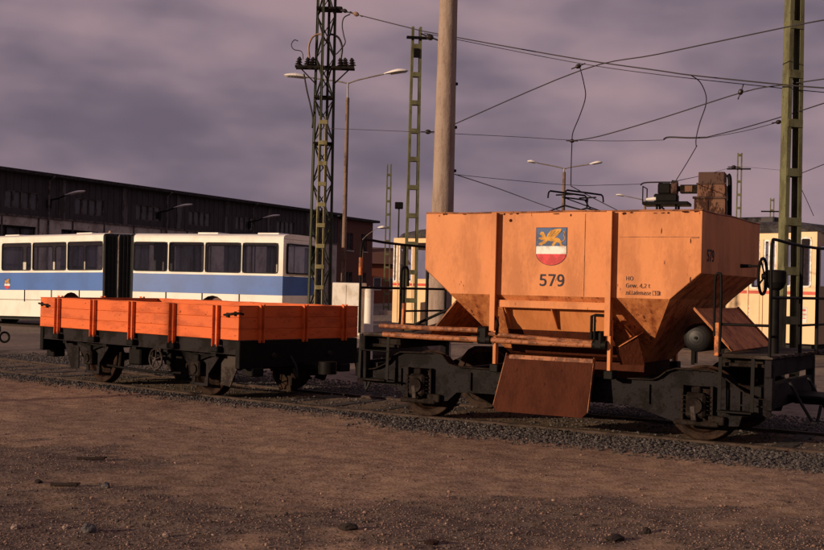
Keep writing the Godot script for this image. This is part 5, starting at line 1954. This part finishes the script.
func make_masts() -> void:
	var gy := func(p: Vector3) -> Vector3: return Vector3(p.x, dip(p.x, p.z), p.z)
	# concrete pole rising behind the hopper wagon
	var o := thing("concrete_pole", "thick round concrete pole rising behind the hopper wagon", "pole", Vector3(0.495, 0, -20.0))
	o.rotation.z = -0.005
	var s := mb()
	var prof := []
	for i in 24:
		prof.append(Vector2(lerpf(0.218, 0.118, i / 23.0) + 0.001 * sin(i * 2.3), lerpf(-0.1, 11.0, i / 23.0)))
	prof.append(Vector2(0.001, 11.02))
	lathe(s, prof, Transform3D(), 32)
	part("shaft", s, M.concrete, o)
	for y in [5.06, 4.30, 3.54]:
		s = mb()
		bx(s, Vector3(0.205 - y * 0.0088, y, 0.02), Vector3(0.09, 0.05, 0.05), 0.01)
		part("wire_bracket", s, M.dirty_iron, o)
	# lattice tower mast on the left
	var t := thing("lattice_mast", "dark green lattice mast with cross arm and ladder-like pale battens", "mast", gy.call(Vector3(-1.93, 0, -24.0)), 0.55)
	var h := 11.0
	var corner := func(k: int, y: float) -> Vector3:
		var hw := lerpf(0.170, 0.118, y / h)
		return Vector3(hw if k == 0 or k == 3 else -hw, y, hw if k < 2 else -hw)
	for k in 4:
		s = mb()
		for i in 8:
			var p: Vector3 = corner.call(k, h * i / 8.0)
			var q: Vector3 = corner.call(k, h * (i + 1) / 8.0)
			bar(s, p, q, 0.060, 0.012, 0.0, Vector3.BACK)
			bar(s, p, q, 0.012, 0.060, 0.0, Vector3.BACK)
		part("leg", s, M.tower_green, t)
	var step := 0.44
	for k in 4:
		var up := k % 2 == 0
		var y := 0.1
		while y < h - step:
			var p: Vector3 = corner.call(k, y)
			var q: Vector3 = corner.call((k + 1) % 4, y + step)
			if not up:
				p = corner.call((k + 1) % 4, y)
				q = corner.call(k, y + step)
			s = mb()
			bar(s, p, q, 0.036, 0.010)
			part("lacing_bar", s, M.tower_green, t)
			up = not up
			y += step
	s = mb()
	var ladder := Transform3D(Basis(Vector3.UP, -0.45), Vector3(-0.12, 0, 0.22))
	for x in [-0.075, 0.075]:
		bar(s, ladder * Vector3(x, 0, 0), ladder * Vector3(x * 0.8, 5.0, -0.05), 0.028, 0.05)
	var lad := part("batten_frame", s, M.batten_pale, t)
	var ly := 0.15
	while ly < 5.1:
		s = mb()
		bx(s, ladder * Vector3(0, ly, 0.028 - ly * 0.01), Vector3(0.17, 0.085, 0.012), 0.003, ladder.basis)
		part("batten", s, M.batten_pale, lad)
		ly += 0.43
	s = mb()
	tube(s, [Vector3(-0.26, 0.0, 0.02), Vector3(-0.22, 5.0, 0.02)], 0.026, 8)
	part("cable_pipe", s, M.tower_green, t)
	s = mb()
	for z in [-0.10, 0.10]:
		bar(s, Vector3(-0.62, 6.05, z - 0.38 * 0.0), Vector3(0.62, 6.05, z), 0.05, 0.05)
	var arm := part("cross_arm", s, M.dirty_iron, t, Transform3D(Basis(Vector3.UP, -0.55), Vector3.ZERO))
	for x in [-0.56, -0.38, -0.28, 0.34, 0.44, 0.58]:
		s = mb()
		lathe(s, [Vector2(0.001, 0.0), Vector2(0.025, 0.0), Vector2(0.03, 0.04), Vector2(0.085, 0.05), Vector2(0.03, 0.09), Vector2(0.075, 0.10), Vector2(0.03, 0.14), Vector2(0.06, 0.15), Vector2(0.02, 0.21), Vector2(0.001, 0.22)], Transform3D(Basis(Vector3.BACK, 0.12 * signf(x)), Vector3(x, 6.06, 0)), 12)
		part("pin_insulator", s, M.insulator, arm)
	s = mb()
	for e in [-1.0, 1.0]:
		bar(s, Vector3(e * 0.50, 6.02, 0), Vector3(e * 0.18, 5.70, 0), 0.025, 0.025)
	part("arm_brace", s, M.dirty_iron, arm)
	for e in [-1.0, 1.0]:
		s = mb()
		tube(s, curve([Vector3(e * 0.33, 6.25, 0.03), Vector3(e * 0.35, 6.48, 0.05), Vector3(e * 0.27, 6.68, 0.06), Vector3(e * 0.10, 6.74, 0.07), Vector3(e * 0.02, 6.60, 0.08)], 6), 0.022, 8)
		part("jumper_cable", s, M.porcelain if e < 0 else M.insulator, arm)
	s = mb()
	tube(s, curve([Vector3(-0.46, 6.22, 0), Vector3(-0.50, 6.38, 0), Vector3(-0.66, 6.42, 0), Vector3(-0.72, 6.52, 0), Vector3(-0.66, 6.62, 0), Vector3(-0.58, 6.60, 0)], 5), 0.010, 6)
	part("loose_strand", s, M.wire, arm)
	for y in [5.42, 4.45]:
		s = mb()
		bx(s, Vector3(0.0, y, 0.0), Vector3(0.40, 0.05, 0.32), 0.008)
		part("clamp_band", s, M.dirty_iron, t, Transform3D(Basis(Vector3.UP, -0.55), Vector3.ZERO))
	s = mb()
	bx(s, Vector3(0.0, 7.28, 0.0), Vector3(0.40, 0.05, 0.32), 0.008)
	bx(s, Vector3(0.26, 7.28, 0.0), Vector3(0.16, 0.12, 0.12), 0.02)
	part("clamp_band", s, M.dirty_iron, t, Transform3D(Basis(Vector3.UP, -0.55), Vector3.ZERO))
	s = mb()
	bx(s, Vector3(0, 0.1, 0), Vector3(0.8, 0.4, 0.8), 0.04)
	part("footing", s, M.concrete, t)
	# twin-strut masts
	var m1 := twin_mast("green twin-strut mast beside the thick concrete pole", gy.call(Vector3(-0.03, 0, -30.0)), 8.32, 0.37, 0.27, 0.12)
	s = mb()
	bx(s, Vector3(0, 8.02, 0.12), Vector3(0.55, 0.07, 0.08), 0.01)
	bx(s, Vector3(0, 7.62, 0.10), Vector3(0.16, 0.24, 0.05), 0.01)
	part("cross_bar", s, M.black_iron, m1)
	twin_mast("tall green twin-strut mast behind the brake wheel", Vector3(5.60, 0, -17.0), 9.0, 0.325, 0.195, 0.30, 0.73)
	twin_mast("distant slim twin-strut mast seen right of brick annex", gy.call(Vector3(-1.41, 0, -64.0)), 8.4, 0.36, 0.27, 0.1)
	var m4 := twin_mast("distant slim mast standing right of the rusty machine", Vector3(18.2, 0, -64.0), 9.4, 0.34, 0.27, -0.2)
	s = mb()
	bx(s, Vector3(-0.05, 8.5, 0.12), Vector3(1.3, 0.08, 0.08), 0.01)
	part("cross_bar", s, M.black_iron, m4)
	var m5 := twin_mast("far short mast just above the tram roof", Vector3(26.65, 0, -85.0), 8.7, 0.38, 0.30, -0.2)
	s = mb()
	bx(s, Vector3(0.0, 7.7, 0.12), Vector3(1.6, 0.10, 0.10), 0.01)
	part("cross_bar", s, M.black_iron, m5)
	# this mast stands outside the picture; its thin shade falls on the low-sided wagon
	twin_mast("green twin-strut mast standing alone on the open yard", Vector3(-21.95, 0, -4.4), 8.5, 0.36, 0.26, 0.5)

# ------------------------------------------------------------------ lamps
func lamp_head(parent: Node, a: Vector3, b: Vector3, r: float) -> void:
	var d := (b - a)
	var n := d.length()
	var z := d.normalized()
	var x := Vector3.UP.cross(z).normalized()
	var y := z.cross(x)
	var s := mb()
	var rings := []
	for i in 11:
		var t := i / 10.0
		var k := pow(sin(PI * clampf(0.08 + t * 0.90, 0, 1)), 0.6) * lerpf(0.55, 1.0, minf(t * 1.6, 1.0))
		var ring := []
		for j in 13:
			var q := PI * j / 12.0
			ring.append(a + z * (n * t) + x * (cos(q) * r * k) + y * (sin(q) * r * 0.62 * k))
		rings.append(ring)
	for i in 10:
		for j in 12:
			flip_quad(s, rings[i][j], rings[i][j + 1], rings[i + 1][j + 1], rings[i + 1][j], y + x * cos(PI * (j + 0.5) / 12.0))
	var shell := part("lamp_shell", s, M.lamp_shell, parent)
	s = mb()
	for i in 10:
		var pa: Vector3 = (rings[i][0] + rings[i][12]) * 0.5 - y * r * (0.30 if i > 2 else 0.05)
		var pb: Vector3 = (rings[i + 1][0] + rings[i + 1][12]) * 0.5 - y * r * (0.30 if i > 1 and i < 9 else 0.05)
		flip_quad(s, rings[i][0], rings[i + 1][0], pb, pa, -y + x)
		flip_quad(s, rings[i][12], rings[i + 1][12], pb, pa, -y - x)
	part("lamp_glass", s, M.lamp_glass, shell)

func street_lamp(label: String, at: Vector3, pole_top: float, joint: float, heads: Array, r0: float) -> void:
	var o := thing("street_lamp", label, "street lamp", at)
	var s := mb()
	cyl(s, Vector3(0, -0.1, 0), Vector3(0, pole_top, 0), r0, r0 * 0.72, 14)
	part("pole", s, M.lamp_pole, o)
	s = mb()
	cyl(s, Vector3(0, pole_top, 0), Vector3(0, joint, 0), r0 * 0.36, r0 * 0.36, 10)
	part("pole_top", s, M.lamp_arm, o)
	for hd in heads:
		s = mb()
		tube(s, curve([Vector3(0, joint - 0.02, 0), Vector3(hd[0].x * 0.3, lerpf(joint, hd[0].y, 0.35), hd[0].z * 0.3), hd[0]], 5), r0 * 0.28, 8)
		part("arm", s, M.lamp_arm, o)
		lamp_head(o, hd[0], hd[1], 0.20)

func make_lamps() -> void:
	street_lamp("double-armed street lamp on brown pole beside the lattice mast", Vector3(-2.40, dip(-2.4, -40), -40.0), 8.2, 8.72, [[Vector3(-1.22, 8.86, 0), Vector3(-2.24, 8.92, 0.1)], [Vector3(1.25, 9.06, 0), Vector3(2.10, 9.18, 0.1)]], 0.09)
	street_lamp("double-armed street lamp rising above the pantograph", Vector3(8.25, 0, -63.0), 8.0, 8.2, [[Vector3(-1.45, 8.46, 0), Vector3(-2.05, 8.55, 0)], [Vector3(1.38, 8.46, 0), Vector3(2.10, 8.60, 0)]], 0.12)
	street_lamp("double-armed street lamp beside the rusty machine platform", Vector3(17.2, 0, -85.0), 8.1, 8.3, [[Vector3(-1.4, 8.58, 0), Vector3(-2.2, 8.68, 0)], [Vector3(1.0, 8.55, 0), Vector3(1.9, 8.66, 0)]], 0.12)
	street_lamp("single curved-arm lamp between annex and distant mast", Vector3(-2.62, dip(-2.6, -60), -60.0), 3.6, 4.1, [[Vector3(0.75, 4.70, 0), Vector3(1.25, 4.72, 0)]], 0.05)
	var f := thing("floodlight_pole", "thin pole with small floodlight behind the tram's end", "floodlight", Vector3(-0.64, 0, -50.0))
	var s := mb()
	cyl(s, Vector3(0, 0, 0), Vector3(0, 5.0, 0), 0.05, 0.035, 10)
	part("pole", s, M.wire, f)
	s = mb()
	bx(s, Vector3(0, 5.02, 0.08), Vector3(0.36, 0.30, 0.22), 0.03)
	part("lamp_box", s, M.black_iron, f)

# ------------------------------------------------------------------ wires
func insulator(at: Vector3, along: Vector3, label: String, size := 1.0, m: Material = null) -> void:
	var o := thing("line_insulator", label, "insulator", at)
	var z := along.normalized()
	var u: Vector3 = ring_basis(z)[0]
	var xf := Transform3D(Basis(u, z, u.cross(z)).scaled(Vector3.ONE * size), Vector3.ZERO)
	var s := mb()
	lathe(s, [Vector2(0.001, -0.16), Vector2(0.02, -0.16), Vector2(0.02, -0.09), Vector2(0.05, -0.08), Vector2(0.075, -0.03), Vector2(0.075, 0.03), Vector2(0.05, 0.08), Vector2(0.02, 0.09), Vector2(0.02, 0.16), Vector2(0.001, 0.16)], xf, 14)
	part("body", s, m if m else M.insulator, o)
	s = mb()
	cyl(s, xf * Vector3(0, -0.24, 0), xf * Vector3(0, -0.15, 0), 0.018 * size, -1, 8)
	part("clamp", s, M.dirty_iron, o)
	s = mb()
	cyl(s, xf * Vector3(0, 0.15, 0), xf * Vector3(0, 0.24, 0), 0.018 * size, -1, 8)
	part("clamp", s, M.dirty_iron, o)

func make_wires() -> void:
	for w in WIRES:
		var s := mb()
		tube(s, curve(w[3], 5), w[2] * 0.85, 6)
		var o := part(w[0], s, M.wire)
		tag(o, w[1], "rod" if w[0] == "contact_rod" else "wire", "overhead line")
	insulator(Vector3(-1.53, 7.21, -23.8), Vector3(1, -0.4, 0.2), "dark strain insulator at the lattice mast clamp", 0.56)
	insulator(Vector3(-1.28, 7.10, -23.6), Vector3(1, -0.4, 0.2), "pinkish insulator on the upper feeder wire near lattice mast", 0.62, M.porcelain)
	insulator(Vector3(0.24, 6.42, -22.5), Vector3(1, -0.4, 0.2), "dark round insulator between twin-strut mast and concrete pole", 0.81)
	insulator(Vector3(2.60, 5.11, -18.4), Vector3(1, 0.4, 0.2), "dark clamp where two wires cross above the drop wire", 0.50)
	insulator(Vector3(4.94, 4.58, -17.4), Vector3(0.3, 1, 0.2), "small hooked clamp on contact wire left of green mast", 0.50)
	insulator(Vector3(5.43, 4.09, -17.1), Vector3(1, 0.2, 0), "insulator bolted to the tall green mast", 0.43)
	insulator(Vector3(0.23, 4.32, -20.8), Vector3(1, 0, 0.2), "insulator left of concrete pole on the thin span wire", 0.56)
	insulator(Vector3(2.69, 4.06, -19.6), Vector3(1, 0, 0), "cross piece hanging over the pantograph", 0.43)
	insulator(Vector3(17.59, 8.50, -63.0), Vector3(1, 0, 0), "insulator on the distant mast's cross bar", 1.36)

# ------------------------------------------------------------------ small things
func make_small_things() -> void:
	# white cabinet and white post behind the wagons
	var o := thing("white_cabinet", "white switch cabinet between lattice mast and hopper wagon railing", "cabinet", Vector3(-1.99, dip(-2, -35), -35.0), -0.25)
	var hc := 1.57 - dip(-2, -35)
	var s := mb()
	bx(s, Vector3(0, hc * 0.5 + 0.04, -0.3), Vector3(0.92, hc - 0.08, 0.6), 0.02)
	part("body", s, M.white_paint, o)
	s = mb()
	bx(s, Vector3(0, 0.03, -0.3), Vector3(0.98, 0.14, 0.66), 0.01)
	part("plinth", s, M.concrete, o)
	for x in [-0.225, 0.225]:
		s = mb()
		bx(s, Vector3(x, hc * 0.5 + 0.05, 0.006), Vector3(0.43, hc - 0.24, 0.016), 0.005)
		var d := part("door", s, M.white_paint, o)
		s = mb()
		bx(s, Vector3(x + (0.17 if x < 0 else -0.17), hc * 0.55, 0.022), Vector3(0.025, 0.12, 0.02), 0.005)
		part("handle", s, M.dirty_iron, d)
	var p := thing("white_post", "round white marker post behind the hopper wagon's left deck", "post", Vector3(-0.665, 0, -18.0))
	s = mb()
	lathe(s, [Vector2(0.075, -0.1), Vector2(0.072, 1.42), Vector2(0.06, 1.475), Vector2(0.001, 1.49)], Transform3D(), 20)
	part("shaft", s, M.white_paint, p)
	s = mb()
	bx(s, Vector3(0, 0.02, 0), Vector3(0.3, 0.2, 0.3), 0.02)
	part("footing", s, M.concrete, p)
	lump("rubble_heap", "dark earth and rubble heap behind the left deck of hopper wagon", "rubble", M.dark_clod, Vector3(-0.30, 0, -19.4), Vector3(1.3, 0.9, 0.9), 6)
	# rusty loading machine whose top looks over the hopper
	var m := thing("loading_machine", "rusty bucket loading machine with platform looking over the hopper", "machine", Vector3(6.2, 0, -24.0), -0.35)
	s = mb()
	span(s, Vector3(-0.30, 1.9, -0.55), Vector3(0.34, 3.50, 0.10), 0.01)
	part("lower_casing", s, M.rust_sheet, m)
	for x in [-0.26, 0.30]:
		for z in [-0.50, 0.05]:
			s = mb()
			bar(s, Vector3(x, 0, z), Vector3(x, 1.9, z), 0.07, 0.07)
			part("leg", s, M.black_iron, m)
	s = mb()
	span(s, Vector3(-0.24, 3.50, -0.50), Vector3(0.33, 3.80, 0.09), 0.01)
	var up := part("upper_casing", s, M.rust_sheet, m)
	s = mb()
	span(s, Vector3(-0.23, 3.805, -0.48), Vector3(0.31, 4.05, 0.02), 0.01)
	part("casing_head", s, M.rust_dark, up)
	s = mb()
	bx(s, Vector3(0.02, 3.505, 0.11), Vector3(0.70, 0.05, 0.05), 0.006)
	bx(s, Vector3(0.05, 3.80, 0.10), Vector3(0.62, 0.03, 0.03), 0.004)
	bx(s, Vector3(0.05, 3.65, 0.095), Vector3(0.02, 0.28, 0.02))
	bx(s, Vector3(-0.02, 2.7, 0.105), Vector3(0.02, 1.5, 0.02))
	part("casing_seam", s, M.rust_dark, up)
	s = mb()
	tube(s, curve([Vector3(0.36, 4.0, -0.1), Vector3(0.40, 3.9, -0.1), Vector3(0.41, 3.4, -0.1), Vector3(0.42, 2.6, -0.1)], 4), 0.045, 8)
	part("side_pipe", s, M.black_iron, m)
	s = mb()
	span(s, Vector3(-0.62, 3.62, -0.30), Vector3(-0.24, 3.80, -0.10), 0.01)
	part("boom", s, M.dirty_iron, m)
	s = mb()
	bx(s, Vector3(-0.44, 3.71, -0.092), Vector3(0.16, 0.13, 0.02), 0.004)
	part("boom_patch", s, M.rust_sheet, m)
	s = mb()
	cyl(s, Vector3(-0.80, 3.72, -0.2), Vector3(-0.68, 3.72, -0.2), 0.19, 0.17, 20)
	cyl(s, Vector3(-0.68, 3.72, -0.2), Vector3(-0.62, 3.72, -0.2), 0.06, 0.06, 12)
	part("drum", s, M.rust_dark, m)
	s = mb()
	bx(s, Vector3(-0.95, 3.72, -0.25), Vector3(0.28, 0.24, 0.3), 0.03)
	bx(s, Vector3(-1.05, 3.84, -0.25), Vector3(0.08, 0.08, 0.1), 0.01)
	bx(s, Vector3(-0.90, 3.51, -0.1), Vector3(0.5, 0.18, 0.3), 0.03)
	part("winch", s, M.black_iron, m)
	s = mb()
	span(s, Vector3(-1.38, 3.36, -0.55), Vector3(-0.42, 3.43, 0.12), 0.01)
	tube(s, [Vector3(-1.37, 3.4, 0.1), Vector3(-1.37, 3.75, 0.1), Vector3(-1.37, 3.75, -0.5), Vector3(-1.37, 3.4, -0.5)], 0.014, 6)
	part("platform", s, M.black_iron, m)
	s = mb()
	cyl(s, Vector3(-1.32, 3.475, 0.02), Vector3(-1.10, 3.49, 0.02), 0.032, 0.045, 14)
	part("work_lamp", s, M.lamp_shell, m)
	s = mb()
	for x in [-1.08, -0.68]:
		for z in [-0.45, 0.0]:
			bar(s, Vector3(x, 0, z), Vector3(x, 3.36, z), 0.045, 0.045)
	for k in 8:
		var ya := 0.2 + k * 0.40
		var f := 1.0 if k % 2 == 0 else -1.0
		for z in [-0.45, 0.0]:
			bar(s, Vector3(-0.88 - 0.2 * f, ya, z), Vector3(-0.88 + 0.2 * f, ya + 0.40, z), 0.022, 0.022)
	part("lattice_column", s, M.black_iron, m)
	# draw bar of another vehicle at the yard's left side
	var tb := thing("draw_bar", "black iron draw bar on a small trestle left of orange wagon", "draw bar", Vector3(-8.33, 0, -23.2), 0.2)
	s = mb()
	span(s, Vector3(-1.6, 0.38, -0.06), Vector3(0.02, 0.50, 0.06), 0.01)
	part("beam", s, M.black_iron, tb)
	s = mb()
	var ring := []
	for i in 17:
		var a := TAU * i / 16.0
		ring.append(Vector3(0.10 + 0.09 * cos(a), 0.28 + 0.10 * sin(a), 0))
	tube(s, ring, 0.022, 8)
	part("ring", s, M.black_iron, tb)
	s = mb()
	for x in [-0.25, -1.3]:
		bar(s, Vector3(x, -0.05, -0.2), Vector3(x, 0.39, 0.0), 0.05, 0.05)
		bar(s, Vector3(x, -0.05, 0.2), Vector3(x, 0.39, 0.0), 0.05, 0.05)
	part("trestle", s, M.black_iron, tb)
	# sticks, stones and clods on the sandy ground
	for q in [["dark flat stick lying beside reddish crumbs on the sandy ground", Vector3(-2.66, 0, -9.62), 0.235, 0.12], ["thin dark stick lying near a grey cobble", Vector3(-2.50, 0, -8.36), 0.20, 0.05]]:
		var st := thing("stick", q[0], "stick", Vector3(q[1].x, ground_height(q[1].x, q[1].z) + 0.016, q[1].z), q[3])
		s = mb()
		bx(s, Vector3.ZERO, Vector3(q[2], 0.022, 0.035), 0.006)
		bx(s, Vector3(q[2] * 0.35, 0.008, 0.0), Vector3(q[2] * 0.45, 0.016, 0.022), 0.004, Basis(Vector3.UP, 0.05))
		part("wood", s, M.old_wood, st)
	lump("cobble", "grey rounded cobble beside the thin stick", "stone", M.grey_stone, Vector3(-2.20, 0, -8.37), Vector3(0.065, 0.055, 0.06), 1)
	lump("cobble", "largest grey cobble near the dark cinder patch", "stone", M.grey_stone, Vector3(-1.90, 0, -6.86), Vector3(0.085, 0.07, 0.075), 2)
	lump("stone", "pale pinkish stone on the dark cinder patch", "stone", M.pale_stone, Vector3(-2.07, 0, -6.98), Vector3(0.045, 0.04, 0.04), 3)
	lump("stone", "rosy round stone alone on brown soil", "stone", M.pale_stone, Vector3(-1.42, 0, -6.80), Vector3(0.042, 0.04, 0.04), 4)
	lump("stone", "pale stone lying among dark crumbs beside a second one", "stone", M.pale_stone, Vector3(-2.36, 0, -6.93), Vector3(0.055, 0.04, 0.05), 5)
	lump("clod", "flat dark clod beside the red-brown brick fragment", "clod", M.dark_clod, Vector3(-0.36, 0, -7.04), Vector3(0.12, 0.05, 0.07), 6)
	lump("clod", "wide dark clod beside a small upright one", "clod", M.dark_clod, Vector3(1.28, 0, -7.02), Vector3(0.13, 0.05, 0.07), 7, 0.4)
	lump("clod", "small upright dark clod near its larger neighbour", "clod", M.dark_clod, Vector3(1.52, 0, -7.26), Vector3(0.055, 0.06, 0.05), 8)
	lump("brick_fragment", "dull red-brown brick fragment on dark soil", "brick fragment", M.rust_dark, Vector3(0.15, 0, -6.72), Vector3(0.09, 0.035, 0.05), 9)
	lump("clod", "dark clod lying alone beside the long stick", "clod", M.dark_clod, Vector3(-2.72, 0, -8.45), Vector3(0.06, 0.035, 0.05), 10)
